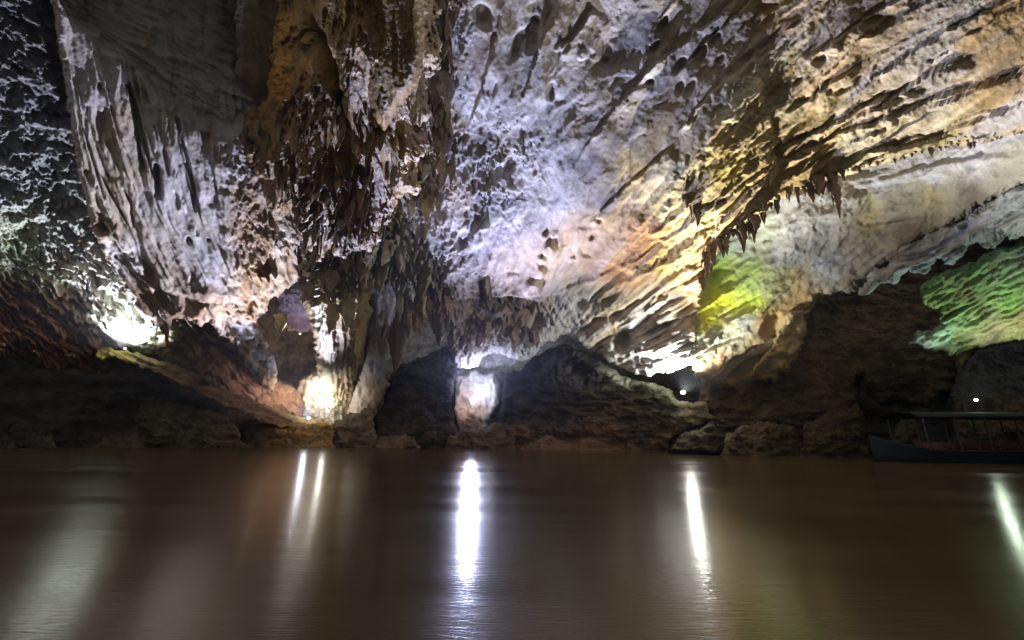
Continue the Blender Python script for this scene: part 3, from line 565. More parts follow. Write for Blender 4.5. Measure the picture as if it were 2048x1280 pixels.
# smooth ochre sack in front
SK_POLY = [(682,-260),(684,0),(676,60),(682,110),(700,160),(728,212),(752,250),(768,268),(786,240),(806,205),(836,170),(846,140),(852,60),(850,0),(850,-260)]
def disp_sk(PX, PY):
    return 7*fbm(PX/60, PY/130, 3, 190)+3.5*(ridged(PX/16, PY/120, 3, 191)-.4)+2.4*(0.5-worley(PX/13, PY/11, 192)[0])*ss(700,720,PX)+0.8*fbm(PX/7, PY/7, 3, 193)
so, f_sk = rock("rock_sack", SK_POLY, [(682,-260,8.1),(850,-260,7.9),(765,-260,7.9),(765,0,10.9),(684,0,11.2),(850,0,10.9),(765,150,13.2),(768,268,15.8),(690,120,13.4),(840,150,13.1)], disp_sk,
    [(690,0,.32,.22,.075),(760,60,.32,.21,.075),(700,120,.38,.25,.09),(760,180,.30,.19,.05),(765,240,.34,.19,.035),(820,100,.30,.2,.08),(840,0,.35,.27,.14)], M_TUFA, curl=(22, 1.4), jag=(5, 20), skirt=3.0, seed=10)
child(so, mm); so['label'] = "smooth ochre pointed lobe"
# draperies over the mass
sites = []
for tries in range(5000):
    x = rng.uniform(485, 860); y = rng.uniform(60, 500)
    s_ = float(sdf(MM_POLY, np.array([x]), np.array([y]))[0])
    if s_ < 8: continue
    if 670 < x < 860 and y < 265 - abs(x-765)*0.9 and y < 250: continue
    if y < 150 and rng.random() > 0.35: continue
    L_ = rng.choice([rng.uniform(12, 26), rng.uniform(18, 40), rng.uniform(30, 56)])
    if y < 200: continue
    if any((x-a)**2+((y-b)*0.7)**2 < (0.30*c)**2 for a, b, c in sites): continue
    sites.append((x, y, L_))
    if len(sites) > 95: break
sites.sort(key=lambda t: -t[2])
rest = MB(); rest_n = 0
for k, (x, y, L_) in enumerate(sites):
    Yv = float(f_mm(x, y)) - 0.05 - 0.4*rng.random()
    bc = random.Random(int(x)).choice([(.21,.14,.065),(.25,.165,.07),(.16,.105,.055),(.26,.20,.12)])
    if x > 800: bc = (.30,.26,.18)
    args = dict(kind='leaf' if L_ > 40 else rng.choice(['leaf','blob','spike']), col=jitc(bc), flat=0.62, lean=rng.uniform(-.16, .16), m=16, noise=0.15, yaw=rng.uniform(-.7, .7), fluting=0.14, nseg=18, ragged=.22)
    if k < 60:
        o = hang_obj("drapery", x, y-4, Yv, L_, L_*rng.choice([.14,.2,.28,.4]), **args); child(o, mm)
    else:
        hang(rest, x, y-4, Yv, L_, L_*rng.choice([.2,.3,.4,.55]), **args)
ro = rest.build("small_drapery", M_TUFA); child(ro, mm); ro['kind'] = 'stuff'

# ---- olive mass and flowstone below it
OM_POLY = [(588,440),(600,500),(604,560),(600,600),(618,640),(628,690),(632,740),(596,760),(590,800),(606,870),(655,885),(700,865),(710,790),(716,740),(722,690),(735,640),(742,600),(738,560),(748,520),(770,470),(760,440)]
OM_CTRL = [(588,440,28.5),(760,440,28.5),(670,460,27.3),(600,600,33),(740,600,34),(670,600,32),(670,700,38),(630,700,38),(715,700,39),(650,840,46),(600,800,46),(700,800,45.5)]
def disp_om(PX, PY):
    w1 = 12*fbm(PX/50, PY/50, 3, 200)
    f1, f2, idv, ox, oy = worley((PX+w1)/24, (PY+w1)/30, 201)
    f1b, _, idb, oxb, oyb = worley((PX)/12+5, PY/17, 202)
    up = ss(620, 560, PY)
    d = up*(drips(PX+w1, PY, 30, 14, 15, 6)+drips(PX, PY+7, 15, 7, 6, 7))+(1-up)*(9*(ridged((PX+w1*.4)/17, PY/150, 4, 203)-.4)+3*(ss(-.5,.45,oyb)-.5)+ss(740,780,PY)*(10*fbm(PX/14, PY/22, 4, 206, .6)+5*(ridged(PX/9, PY/40, 4, 207)-.4)))
    return d+10*fbm(PX/50, PY/90, 4, 204)+1.6*fbm(PX/8, PY/8, 3, 205)
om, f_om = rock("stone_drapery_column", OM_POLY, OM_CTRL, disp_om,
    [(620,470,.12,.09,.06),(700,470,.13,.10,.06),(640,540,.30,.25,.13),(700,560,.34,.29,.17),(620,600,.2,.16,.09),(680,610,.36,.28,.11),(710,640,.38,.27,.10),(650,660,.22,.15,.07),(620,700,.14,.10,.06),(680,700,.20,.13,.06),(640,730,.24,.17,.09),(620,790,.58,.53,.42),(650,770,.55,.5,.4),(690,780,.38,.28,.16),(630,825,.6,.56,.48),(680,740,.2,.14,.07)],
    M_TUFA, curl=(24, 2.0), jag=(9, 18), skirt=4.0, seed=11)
tag(om, "olive and brown fluted drapery column reaching down to the white-lit flowstone by the lamps", "rock column")

# ---- column of pale sheets right of it (purple, white) down to the water
PC_POLY = [(728,560),(742,620),(730,680),(724,740),(700,800),(690,840),(750,838),(768,800),(780,770),(766,740),(788,700),(800,690),(790,640),(800,600),(780,560)]
pc, f_pc = rock("pale_rock_column", PC_POLY, [(728,560,38),(800,560,38),(730,680,41),(800,690,41.5),(690,840,46.5),(750,838,46),(765,620,38.5)],
    lambda PX, PY: 8*(ridged(PX/26, PY/90, 4, 211)-.4)+6*fbm(PX/30, PY/50, 4, 212)+2*fbm(PX/9, PY/9, 3, 213)+ss(680,720,PY)*8*(0.5-worley(PX/20, PY/34, 214)[0]),
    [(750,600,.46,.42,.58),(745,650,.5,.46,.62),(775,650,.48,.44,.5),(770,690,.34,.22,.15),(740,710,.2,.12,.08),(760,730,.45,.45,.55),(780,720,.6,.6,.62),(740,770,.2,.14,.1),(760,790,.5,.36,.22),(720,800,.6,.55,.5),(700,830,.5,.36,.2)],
    M_LIME, curl=(12, 1.4), jag=(8, 18), skirt=3.5, seed=12)
tag(pc, "slim pale violet rock column between the olive drapery and the dark arch wall", "rock column")

# ---- far wall under the arch, shade darkened into its albedo: two sides of the lit niche
def disp_cw(PX, PY):
    w1 = 30*fbm(PX/100, PY/100, 3, 220)
    f1, f2, idv, ox, oy = worley((PX+w1)/90, (PY+w1*.6)/60, 221)
    low = ss(840, 880, PY)
    col = 7*(ridged((PX+w1)/46, (PY+30)/190, 4, 226)-.4)
    lg_ = (PY+w1*.5+12*fbm(PX/60, PY/200, 3, 227))/38; sl = lg_-np.floor(lg_)
    return 12*(0.5-f1) + col + 3.5*(sl**2-.4)*(.2+ss(-.2,.4,fbm(PX/120, PY/60, 3, 228))) + 18*fbm(PX/70, PY/40, 5, 222, .62) + 11*(ridged(PX/50, PY/26, 5, 223, .6)-.4) + 1.6*fbm(PX/11, PY/11, 4, 224) + low*7*(.5-worley(PX/30, PY/24, 225)[0])
CWL = [(745,1000),(748,840),(768,800),(776,760),(800,728),(850,712),(900,690),(925,745),(908,765),(904,800),(912,840),(924,870),(930,900),(930,1000)]
cl, f_cl = rock("far_wall", CWL, [(745,1000,45.5),(770,780,46.5),(850,712,45.5),(905,760,46.5),(925,880,46),(840,860,43.8),(930,1000,45)], disp_cw,
    [(760,870,.11,.09,.06),(800,800,.06,.045,.035),(850,760,.07,.075,.10),(880,800,.05,.05,.065),(800,850,.08,.06,.04),(870,860,.07,.05,.035),(760,780,.08,.06,.045)], M_DARK, curl=(16, 1.4), jag=(7, 20), skirt=3.0, seed=13)
tag(cl, "dark fluted wall left of the brightly lit niche", None, kind='structure')
CWR = [(985,1000),(985,880),(992,850),(1003,800),(1008,770),(1000,745),(1040,738),(1090,700),(1130,686),(1170,705),(1250,755),(1300,765),(1345,782),(1352,800),(1385,803),(1412,802),(1420,826),(1438,838),(1400,852),(1372,866),(1345,880),(1336,1000)]
cr_, f_cr = rock("far_wall", CWR, [(985,1000,45),(985,860,46),(1005,770,46.5),(1100,710,45.5),(1200,740,42),(1250,780,40),(1345,785,36.5),(1380,820,35.5),(1438,838,35),(1336,1000,37.5),(1200,880,41),(1100,850,43)], disp_cw,
    [(1000,800,.03,.033,.045),(1050,760,.025,.028,.04),(1100,740,.022,.022,.03),(1180,730,.025,.022,.02),(1100,830,.06,.048,.032),(1250,758,.20,.20,.13),(1320,772,.30,.32,.2),(1240,795,.05,.042,.03),(1330,812,.04,.036,.03),(1400,815,.34,.32,.2),(1425,836,.26,.21,.12),(1300,850,.10,.08,.05),(1200,882,.17,.10,.05),(1050,880,.18,.10,.05),(1330,882,.18,.11,.06)], M_DARK, curl=(14, 1.6), jag=(6, 20), skirt=3.0, seed=14)
tag(cr_, "dark river wall below the lamp, with a pale green rim", None, kind='structure')

# ---- the lit rock pillar in the niche
NP = [(908,742),(930,748),(950,738),(968,748),(988,742),(1002,765),(1004,795),(990,825),(976,850),(985,900),(925,900),(915,860),(906,820)]
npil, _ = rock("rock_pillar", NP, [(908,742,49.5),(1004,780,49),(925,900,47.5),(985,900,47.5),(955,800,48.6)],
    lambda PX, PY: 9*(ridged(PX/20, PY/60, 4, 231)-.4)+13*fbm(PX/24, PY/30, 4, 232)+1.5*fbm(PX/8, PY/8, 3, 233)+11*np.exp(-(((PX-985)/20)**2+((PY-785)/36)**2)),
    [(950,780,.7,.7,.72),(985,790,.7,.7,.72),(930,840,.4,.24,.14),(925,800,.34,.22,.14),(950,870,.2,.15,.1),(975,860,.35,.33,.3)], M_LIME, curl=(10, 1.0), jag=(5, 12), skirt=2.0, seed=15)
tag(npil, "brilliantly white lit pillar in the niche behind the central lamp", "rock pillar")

# ---- long slanting ledge on the left carrying a lamp
LG_POLY = [(185,688),(215,692),(250,698),(300,712),(350,728),(398,748),(402,768),(425,768),(480,790),(540,812),(600,832),(668,846),(672,862),(620,862),(540,852),(470,822),(400,792),(340,760),(280,735),(230,718),(196,720),(188,704)]
lg, f_lg = rock("rock_ledge", LG_POLY, [(185,690,35.0),(250,700,36.0),(400,750,39),(540,815,42.5),(668,846,46),(400,790,38.6),(540,850,42),(280,735,35.8)],
    lambda PX, PY: 9*fbm(PX/30, PY/14, 5, 241, .6)+9*(ridged((PX*.85+PY*.5)/80, (PY*.85-PX*.4)/13, 4, 242)-.4)+1.5*fbm(PX/8, PY/8, 3, 243),
    [(215,695,.4,.33,.10),(250,704,.42,.34,.09),(262,722,.12,.09,.05),(300,712,.36,.28,.12),(300,735,.11,.08,.05),(350,740,.22,.15,.09),(390,780,.10,.07,.05),(430,775,.34,.21,.13),(520,810,.32,.19,.11),(620,845,.4,.28,.13)], M_ROUGH, curl=(6, 0.8), jag=(11, 22), skirt=2.0, seed=16, cwarp=12)
tag(lg, "long narrow ledge slanting down from the left lamp towards the river", "rock ledge")

# ---- shore rocks
def boulder(name, poly, Y, cols, label, seed, grp=None, bulge=.7, jag=(14, 30), amp=1.0):
    cx = sum(p[0] for p in poly)/len(poly); cy = sum(p[1] for p in poly)/len(poly)
    ctrl = [(p[0], p[1], Y+ (0.6 if p[1] < cy else -0.2)) for p in poly[::2]]+[(cx, cy, Y-bulge)]
    o, _ = rock(name, poly, ctrl, lambda PX, PY: amp*(10*(0.5-worley((PX+20*fbm(PX/30,PY/30,3,2))/34+seed, (PY+12*fbm(PX/30,PY/30,3,3))/20, 250+seed)[0])+9*fbm(PX/40, PY/20, 5, 251+seed, .6)+8*(ridged(PX/34, PY/15, 5, 252+seed, .6)-.4)+1.8*fbm(PX/8, PY/8, 3, 253)),
        [(c_[0],c_[1],c_[2]*.72,c_[3]*.68,c_[4]*.62) for c_ in cols], M_DARK, curl=(6, .7), jag=jag, skirt=3.0, seed=20+seed)
    tag(o, label, "boulder", grp or "rocks along the waterline"); return o
boulder("boulder", [(268,900),(272,850),(278,800),(300,794),(345,800),(372,812),(420,820),(455,832),(474,850),(478,870),(500,900)], 40, [(300,820,.20,.17,.12),(400,860,.13,.11,.08),(440,845,.16,.13,.09)], "tall blocky grey-brown boulder at the water below the ledge", 1)
boulder("boulder", [(470,900),(478,858),(520,846),(560,852),(600,850),(640,838),(668,850),(672,900)], 43.2, [(500,870,.22,.20,.14),(560,880,.34,.22,.10),(640,870,.36,.24,.10)], "low golden brown rock bank under the double lamps", 2)
boulder("boulder", [(655,900),(660,860),(670,840),(700,828),(730,818),(748,835),(756,870),(760,900)], 43.6, [(700,840,.32,.30,.24),(700,880,.26,.2,.13)], "ribbed grey rock hump right of the double lamps", 3)
boulder("boulder", [(90,900),(130,868),(180,856),(230,862),(275,850),(290,900)], 38.5, [(150,880,.07,.06,.04),(250,870,.10,.075,.045)], "very dark low rock at the left, beside the blocky boulder", 4)
boulder("boulder", [(-400,900),(-300,850),(0,842),(50,850),(100,872),(120,900)], 35, [(0,870,.06,.055,.04)], "black rock shore at the left edge of the river", 5)
boulder("boulder", [(750,900),(756,878),(790,868),(830,874),(845,900)], 42.5, [(800,885,.30,.24,.15)], "flat pale slab at the water's edge left of the niche", 6)
boulder("boulder", [(1336,900),(1350,880),(1380,862),(1420,842),(1440,848),(1450,870),(1470,910)], 33.5, [(1400,870,.07,.06,.045)], "dark round boulder under the tip of the green rimmed wall", 7)
boulder("boulder", [(1440,920),(1450,868),(1500,846),(1550,840),(1590,850),(1610,880),(1612,920)], 32, [(1520,870,.12,.09,.06)], "dim brown boulder right of the dark round one", 8)
boulder("boulder", [(1600,920),(1610,850),(1660,820),(1720,806),(1735,850),(1728,880),(1740,920)], 31.3, [(1660,860,.10,.075,.05)], "dim hollowed rock lump in front of the black recess", 9)
boulder("boulder", [(1780,930),(1790,850),(1810,826),(1840,818),(1850,850),(1846,900),(1856,930)], 31, [(1810,860,.11,.09,.06)], "narrow upright rock inside the black recess at the right", 10)
boulder("boulder", [(885,910),(896,872),(915,858),(935,846),(955,855),(975,850),(990,840),(1012,856),(1030,876),(1040,910)], 43.8, [(930,870,.24,.19,.13),(1000,870,.2,.15,.10)], "ragged dark rock bank at the foot of the white lit pillar", 11)
boulder("boulder", [(1030,910),(1050,882),(1090,872),(1140,880),(1180,870),(1230,880),(1290,874),(1345,884),(1350,910)], 41.2, [(1100,890,.24,.15,.09),(1280,890,.24,.15,.09)], "long low reddish ledge along the water under the dark wall", 12)
# blue-grey wall behind the far right lamp
boulder_w, _ = rock("rock_buttress", [(1905,1000),(1900,800),(1912,760),(1925,728),(1960,700),(2048,680),(2400,600),(2400,1000)], [(1905,900,31),(1925,740,31.5),(2048,690,29),(2048,900,28),(2400,700,20),(2400,1000,20)],
    disp_cw, [(1950,750,.16,.17,.19),(2030,760,.13,.14,.16),(1950,860,.11,.08,.06),(2040,860,.16,.08,.05)], M_DARK, curl=(14,1.2), jag=(7,22), skirt=2.5, seed=40)
tag(boulder_w, "smooth blue-grey rock buttress behind the far right lamp", "rock buttress")
# torn tan lobes on the right
TL = [(1500,740),(1540,700),(1560,660),(1580,620),(1606,618),(1626,622),(1612,640),(1616,660),(1604,690),(1600,720),(1576,742),(1552,762),(1520,766)]
tl, _ = rock("rock_lobe", TL, [(1500,740,33),(1560,660,32),(1620,622,31),(1600,720,32.5),(1530,766,34)],
    lambda PX, PY: 9*(0.5-worley(PX/22, PY/24, 261)[0])+6*fbm(PX/20, PY/20, 4, 262), [(1560,700,.40,.29,.16),(1600,640,.42,.33,.2),(1530,750,.26,.17,.1)], M_LIME, curl=(9,.8), jag=(14,20), skirt=1.6, seed=41)
tag(tl, "torn tan rock lobe with ragged holes below the orange slabs", "rock lobe")

# ---- stalactites along the edge of the upper right ledge
STG = "stalactites fringing the right hand ledge"
edge = [(1404,560),(1420,512),(1448,478),(1500,442),(1560,402),(1640,362),(1720,342),(1800,320),(1880,298),(1960,292)]
def on_edge(t):
    n = len(edge)-1; k = min(n-1, int(t*n)); f_ = t*n-k
    return edge[k][0]*(1-f_)+edge[k+1][0]*f_, edge[k][1]*(1-f_)+edge[k+1][1]*f_
ORD = ['first','second','third','fourth','fifth','sixth','seventh','eighth','ninth','tenth','eleventh','twelfth','thirteenth','fourteenth','fifteenth','sixteenth','seventeenth','eighteenth','nineteenth','twentieth']
def clump(px, py, Y, L_, wd, kind, col, parts=4, **kw):
    """one hanging stone: a main stem with shorter side drips grown to it, in one mesh"""
    mb = MB(); hang(mb, px, py, Y, L_, wd, kind=kind, col=col, **kw)
    for q_ in range(parts):
        hang(mb, px+rng.uniform(-.6, .6)*wd, py+rng.uniform(-.05, .25)*L_, Y+rng.uniform(-.12, .12), L_*rng.uniform(.25, .6), wd*rng.uniform(.2, .5), kind=rng.choice(['leaf','spike']), col=jitc(col), **kw)
    return mb
fr = []
for k in range(58):
    t = (k+rng.random())/58; x, y = on_edge(t)
    dens = 1.0 if x < 1690 else 0.45
    L_ = rng.choice([rng.uniform(10,18),rng.uniform(14,28),rng.uniform(22,40)])*dens; fr.append((x+rng.uniform(-8, 8), y-7+rng.uniform(-8, 4), L_))
fr.sort(); TENS = ['','','twenty','thirty','forty','fifty']
def ordw(n):
    if n <= 20: return ORD[n-1]
    t, u = divmod(n, 10)
    return TENS[t]+'-'+ORD[u-1] if u else TENS[t][:-1]+'ieth'
for k, (x, y, L_) in enumerate(fr):
    mb = clump(x, y, float(f_ceil(x, y))-0.1, L_, L_*rng.uniform(.2, .5)+2, rng.choice(['spike','leaf']), jitc((.20,.14,.08)), parts=rng.choice([1,2,3]), noise=0.3, fluting=.1, lean=rng.uniform(-.1,.1), ragged=.4)
    tag(mb.build("stalactite", M_TUFA), f"{'short' if L_ < 18 else 'longer'} brown stalactite, {ordw(k+1)} from the left in the ragged ledge fringe", "stalactite", STG)
BIG = [(1658,352,92,13,"longest brown stalactite, hanging alone from the middle of the right hand ledge",(.17,.11,.07)),
       (1500,440,52,12,"thick dark stalactite at the left end of the ledge's fringe",(.15,.11,.07)),
       (1478,455,56,14,"broad ragged stalactite left of the thick dark one",(.17,.13,.09)),
       (1440,480,40,14,"dark brown stalactite above the lime green slab",(.18,.13,.08)),
       (1388,405,54,14,"brown hooked stalactite hanging from the yellow ceiling",(.26,.18,.09)),
       (1370,388,34,12,"small ragged stalactite left of the hooked one",(.26,.19,.11)),
       (1630,362,34,18,"stubby knobbly stalactite left of the longest one",(.30,.27,.22))]
for x, y, L_, wd, lab, c in BIG:
    mb = clump(x, y-4, float(f_ceil(x, y))-0.15, L_, wd, 'leaf', c, parts=9, noise=.32, m=20, nseg=16, fluting=.15, bend=0.04, ragged=.5)
    tag(mb.build("stalactite", M_TUFA), lab, "stalactite")

# ---- draperies and pendants hanging near the middle
def cluster(n, box, Yf, Lr, wr, cols, name, noun, where, cat, grp, kinds=('leaf',), lean=(-.2,.2), dY=0.3, rows=4, **kw):
    pts = []
    for k in range(n*30):
        x = rng.uniform(box[0], box[2]); y = rng.uniform(box[1], box[3]); L_ = rng.uniform(*Lr)
        if all((x-a[0])**2+(y-a[1])**2 > (0.32*L_)**2 for a in pts): pts.append((x, y, L_))
        if len(pts) >= n: break
    pts.sort(key=lambda a: a[1]); per = math.ceil(len(pts)/rows); med = sorted(a[2] for a in pts)[len(pts)//2]
    rn = ['top','upper','middle','lower','bottom'] if rows == 5 else ['top','second','third','bottom'] if rows == 4 else ['upper','middle','lower'] if rows == 3 else ['upper','lower']
    for r in range(rows):
        row = sorted(pts[r*per:(r+1)*per])
        for k, (x, y, L_) in enumerate(row):
            c = jitc(rng.choice(cols)); mb = clump(x, y, float(Yf(x, y))-dY, L_, L_*rng.uniform(*wr), rng.choice(kinds), c, parts=rng.choice([1,2,3]), noise=.26, lean=rng.uniform(*lean), yaw=rng.uniform(-.8,.8), fluting=.12, flat=.5, ragged=.45)
            o = mb.build(name, M_TUFA)
            sz = 'long' if L_ > med else 'short'
            tag(o, f"{sz} {noun}, {ORD[k]} from the left in the {rn[r]} row {where}", cat, grp)
cluster(32, (735,380,880,600), f_ceil, (18,64), (.2,.6), [(.24,.20,.13),(.34,.30,.22),(.40,.38,.34)], "stone_drapery", "tan drapery", "on the bright crags", "stone drapery", "draperies on the bright crags")
cluster(30, (845,30,905,400), lambda x, y: f_ceil(x, y)*1.0, (18,52), (.25,.6), [(.34,.28,.19),(.26,.2,.12),(.40,.37,.33)], "stone_drapery", "ragged drapery", "edging the brown mass", "stone drapery", "draperies down the right edge of the brown mass", dY=.25, rows=5)
cluster(26, (600,470,745,590), f_om, (14,50), (.3,.7), [(.28,.24,.13),(.20,.16,.09),(.36,.31,.2)], "stone_drapery", "olive drapery", "below the brown mass", "stone drapery", "draperies on the olive column")
cluster(22, (770,575,895,630), lambda x, y: 40.0, (30,76), (.2,.5), [(.22,.14,.08),(.30,.2,.11),(.14,.09,.06)], "rock_pendant", "brown pendant", "left of the arch", "rock pendant", "pendants left of the arch", kinds=('blob','leaf'), rows=2)
cluster(12, (905,636,1075,668), lambda x, y: 42.6+rng.random()*1.5, (22,52), (.25,.5), [(.16,.10,.06),(.12,.08,.06)], "rock_pendant", "dark pendant", "under the central arch", "rock pendant", "pendants of the central arch", kinds=('blob','leaf'), rows=2)
for x, y, L_, wd, lab, c in [(668,610,60,26,"knobbly golden stalactite on the front of the olive column",(.40,.30,.12)),
                             (725,640,100,18,"long ochre rib down the right side of the olive column",(.34,.24,.08)),
                             (700,600,60,30,"yellow fluted stalactite shoulder on the olive column",(.42,.36,.18)),
                             (565,630,40,22,"small yellow cone beside the dark hollow left of the column",(.42,.34,.14)),
                             (800,640,110,30,"dark brown fluted pillar end left of the arch",(.12,.08,.05))]:
    o = hang_obj("stalactite", x, y, float(f_om(x, y))-0.4 if x < 760 else 40.0, L_, wd, kind='leaf', col=c, noise=.12, m=14, nseg=14, fluting=.18)
    tag(o, lab, "stalactite")
hw, _ = rock("rock_hollow", [(548,560),(640,560),(640,660),(600,668),(548,650)], [(548,560,38),(640,560,38),(640,660,39.5),(548,650,39)], lambda PX, PY: 12*fbm(PX/30, PY/20, 5, 271, .6)+drips(PX, PY, 30, 14, 9, 14),
    [(590,600,.5,.48,.50),(600,650,.3,.22,.2)], M_LIME, jag=(6,14), skirt=1.5, seed=42)
tag(hw, "small violet lit hollow between the pale bulge and the olive column", "rock hollow")
# ribs standing right of the white flowstone
for k, x in enumerate([664,670,677,683,690,697]):
    o = hang_obj("flowstone_rib", x, 738+4*k % 9, 44.2, 78-3*k, 6, kind='spike', col=(.42,.34,.22), noise=.1, m=10, lean=-.12)
    tag(o, f"thin pale flowstone rib, {ORD[k]} from the left beside the dazzling white flowstone", "flowstone rib", "ribs by the white flowstone")
# ------------------------------------------------------------------ water and bed
def water():
    n = 2
    V = [(-150,-40,0),(150,-40,0),(150,70,0),(-150,70,0)]
    m = bpy.data.materials.new("river_water"); m.use_nodes = True; nt = m.node_tree; N = nt.nodes; L = nt.links; b = N['Principled BSDF']
    b.inputs['Base Color'].default_value = (.045,.026,.010,1); b.inputs['Roughness'].default_value = 0.15; b.inputs['IOR'].default_value = 1.33
    tc = N.new('ShaderNodeTexCoord'); mp = N.new('ShaderNodeMapping'); mp.inputs['Scale'].default_value = (3.0, 16.0, 1.0)
    n1 = N.new('ShaderNodeTexNoise'); n1.inputs['Scale'].default_value = 1.8; n1.inputs['Detail'].default_value = 3; n1.inputs['Roughness'].default_value = .6
    L.new(tc.outputs['Object'], mp.inputs[0]); L.new(mp.outputs[0], n1.inputs['Vector'])
    bp = N.new('ShaderNodeBump'); bp.inputs['Strength'].default_value = 0.20; bp.inputs['Distance'].default_value = 0.012
    L.new(n1.outputs[0], bp.inputs['Height'])
    mp2 = N.new('ShaderNodeMapping'); mp2.inputs['Scale'].default_value = (0.35, 2.4, 1.0); L.new(tc.outputs['Object'], mp2.inputs[0])
    n2 = N.new('ShaderNodeTexNoise'); n2.inputs['Scale'].default_value = 1.0; n2.inputs['Detail'].default_value = 3; L.new(mp2.outputs[0], n2.inputs['Vector'])
    bp2 = N.new('ShaderNodeBump'); bp2.inputs['Strength'].default_value = 0.07; bp2.inputs['Distance'].default_value = 0.06
    L.new(n2.outputs[0], bp2.inputs['Height']); L.new(bp.outputs[0], bp2.inputs['Normal']); L.new(bp2.outputs[0], b.inputs['Normal'])
    mp3 = N.new('ShaderNodeMapping'); mp3.inputs['Scale'].default_value = (0.10, 0.5, 1.0); L.new(tc.outputs['Object'], mp3.inputs[0])
    n3 = N.new('ShaderNodeTexNoise'); n3.inputs['Scale'].default_value = 1.0; n3.inputs['Detail'].default_value = 4; L.new(mp3.outputs[0], n3.inputs['Vector'])
    mr = N.new('ShaderNodeMapRange'); mr.inputs[1].default_value = .35; mr.inputs[2].default_value = .65; mr.inputs[3].default_value = .13; mr.inputs[4].default_value = .20
    L.new(n3.outputs[0], mr.inputs[0]); L.new(mr.outputs[0], b.inputs['Roughness'])
    nz = N.new('ShaderNodeTexNoise'); nz.inputs['Scale'].default_value = 0.5; nz.inputs['Detail'].default_value = 6
    cr = N.new('ShaderNodeValToRGB'); cr.color_ramp.elements[0].position = .35; cr.color_ramp.elements[0].color = (.064,.047,.020,1)
    cr.color_ramp.elements[1].position = .7; cr.color_ramp.elements[1].color = (.094,.069,.032,1)
    L.new(tc.outputs['Object'], nz.inputs['Vector']); L.new(nz.outputs[0], cr.inputs[0]); L.new(cr.outputs[0], b.inputs['Base Color'])
    o = mesh_obj("water", V, [(0,1,2,3)], m, smooth=False); tag(o, "calm brown river filling the cave floor", None, kind='structure')
    V = [(-150,-40,-2.5),(150,-40,-2.5),(150,70,-2.5),(-150,70,-2.5)]
    o = mesh_obj("river_bed", V, [(0,1,2,3)], M_DARK, smooth=False); tag(o, None, None, kind='structure')
water()
# ------------------------------------------------------------------ floodlights: lamps of the cave, plus added fill spots
M_CASE = plain("lamp_casing", (.05,.05,.055), .45, .6)
def floodlight(px, py, Y, size, aim, power, color, cone, lens, label, blend=0.6, soft=0.25, energy_face=(0,-1,0.25)):
    p = atv(px, py, Y); t = empty("floodlight", p); tag(t, label, "floodlight", "floodlights in the cave")
    d = Vector(energy_face).normalized(); to_cam = (cam.location-p).normalized(); d = (d+to_cam*1.4).normalized()
    q = d.to_track_quat('Z', 'Y')
    def part(name, V, F, mat):
        o = mesh_obj(name, V, F, mat, t, smooth=False); o.rotation_mode = 'QUATERNION'; o.rotation_quaternion = q; return o
    s = size; h = s*0.75
    # housing: open tapered box with ribs of a rim
    V = []; F = []
    def ring(rx, ry, z, n=16):
        k = len(V)
        for j in range(n):
            a = 2*math.pi*j/n; c, s2 = math.cos(a), math.sin(a); e = 0.55
            V.append((math.copysign(abs(c)**e, c)*rx, math.copysign(abs(s2)**e, s2)*ry, z))
        return k
    rs = [ring(s*.35, h*.35, -s*.7), ring(s*.6, h*.6, -s*.6), ring(s*.92, h*.92, -s*.05), ring(s*1.02, h*1.02, 0), ring(s*1.02, h*1.02, s*.08), ring(s*.88, h*.88, s*.08), ring(s*.84, h*.84, s*.01)]
    for a, b in zip(rs[:-1], rs[1:]):
        for j in range(16): F.append((a+j, a+(j+1) % 16, b+(j+1) % 16, b+j))
    part("housing", V, F, M_CASE)
    V = []; F = []; ring(s*.85, h*.85, s*.03); r2 = ring(s*.02, h*.02, s*.05)
    for j in range(16): F.append((j, (j+1) % 16, 16+(j+1) % 16, 16+j))
    part("lens", V, F, plain("lit_lens", (1,1,1), .3, 0, color, lens))
    # bracket
    V = []; F = []
    def box(x0,x1,y0,y1,z0,z1):
        k = len(V)
        for x in (x0,x1):
            for y in (y0,y1):
                for z in (z0,z1): V.append((x,y,z))
        for f in ((0,1,3,2),(4,6,7,5),(0,4,5,1),(2,3,7,6),(0,2,6,4),(1,5,7,3)): F.append(tuple(k+i for i in f))
    box(-s*1.15,-s*1.06,-h*1.4,h*.1,-s*.3,-s*.1); box(s*1.06,s*1.15,-h*1.4,h*.1,-s*.3,-s*.1); box(-s*1.15,s*1.15,-h*1.5,-h*1.4,-s*.3,-s*.1)
    part("bracket", V, F, M_CASE)
    ld = bpy.data.lights.new("flood_beam", 'SPOT'); ld.energy = power; ld.color = color; ld.spot_size = math.radians(cone); ld.spot_blend = blend; ld.shadow_soft_size = soft
    lo = bpy.data.objects.new("flood_beam", ld); COL.objects.link(lo)
    src = p + d*(s*0.4); lo.location = src; lo.rotation_mode = 'QUATERNION'
    lo.rotation_quaternion = (Vector(aim)-src).to_track_quat('-Z', 'Y'); lo.parent = t; lo.matrix_parent_inverse = Matrix.Translation(p).inverted()
    return t
def add_spill(t, dx, dy, dz, power, color, soft=.3, aim=(0, 1, .6), cone=165):
    """extra unseen spot, added near a lamp to brighten the rock around it"""
    ld = bpy.data.lights.new("added_spill", 'SPOT'); ld.energy = power; ld.color = color; ld.shadow_soft_size = soft
    ld.spot_size = math.radians(cone); ld.spot_blend = .5
    lo = bpy.data.objects.new("added_spill", ld); COL.objects.link(lo); lo.location = (dx, dy, dz); lo.parent = t
    lo.rotation_mode = 'QUATERNION'; lo.rotation_quaternion = Vector(aim).to_track_quat('-Z', 'Y')
VIO = (.60,.64,1.0); WHT = (1.0,.97,.92); GRN = (.80,1.0,.76); WRM = (.80,.80,1.0)
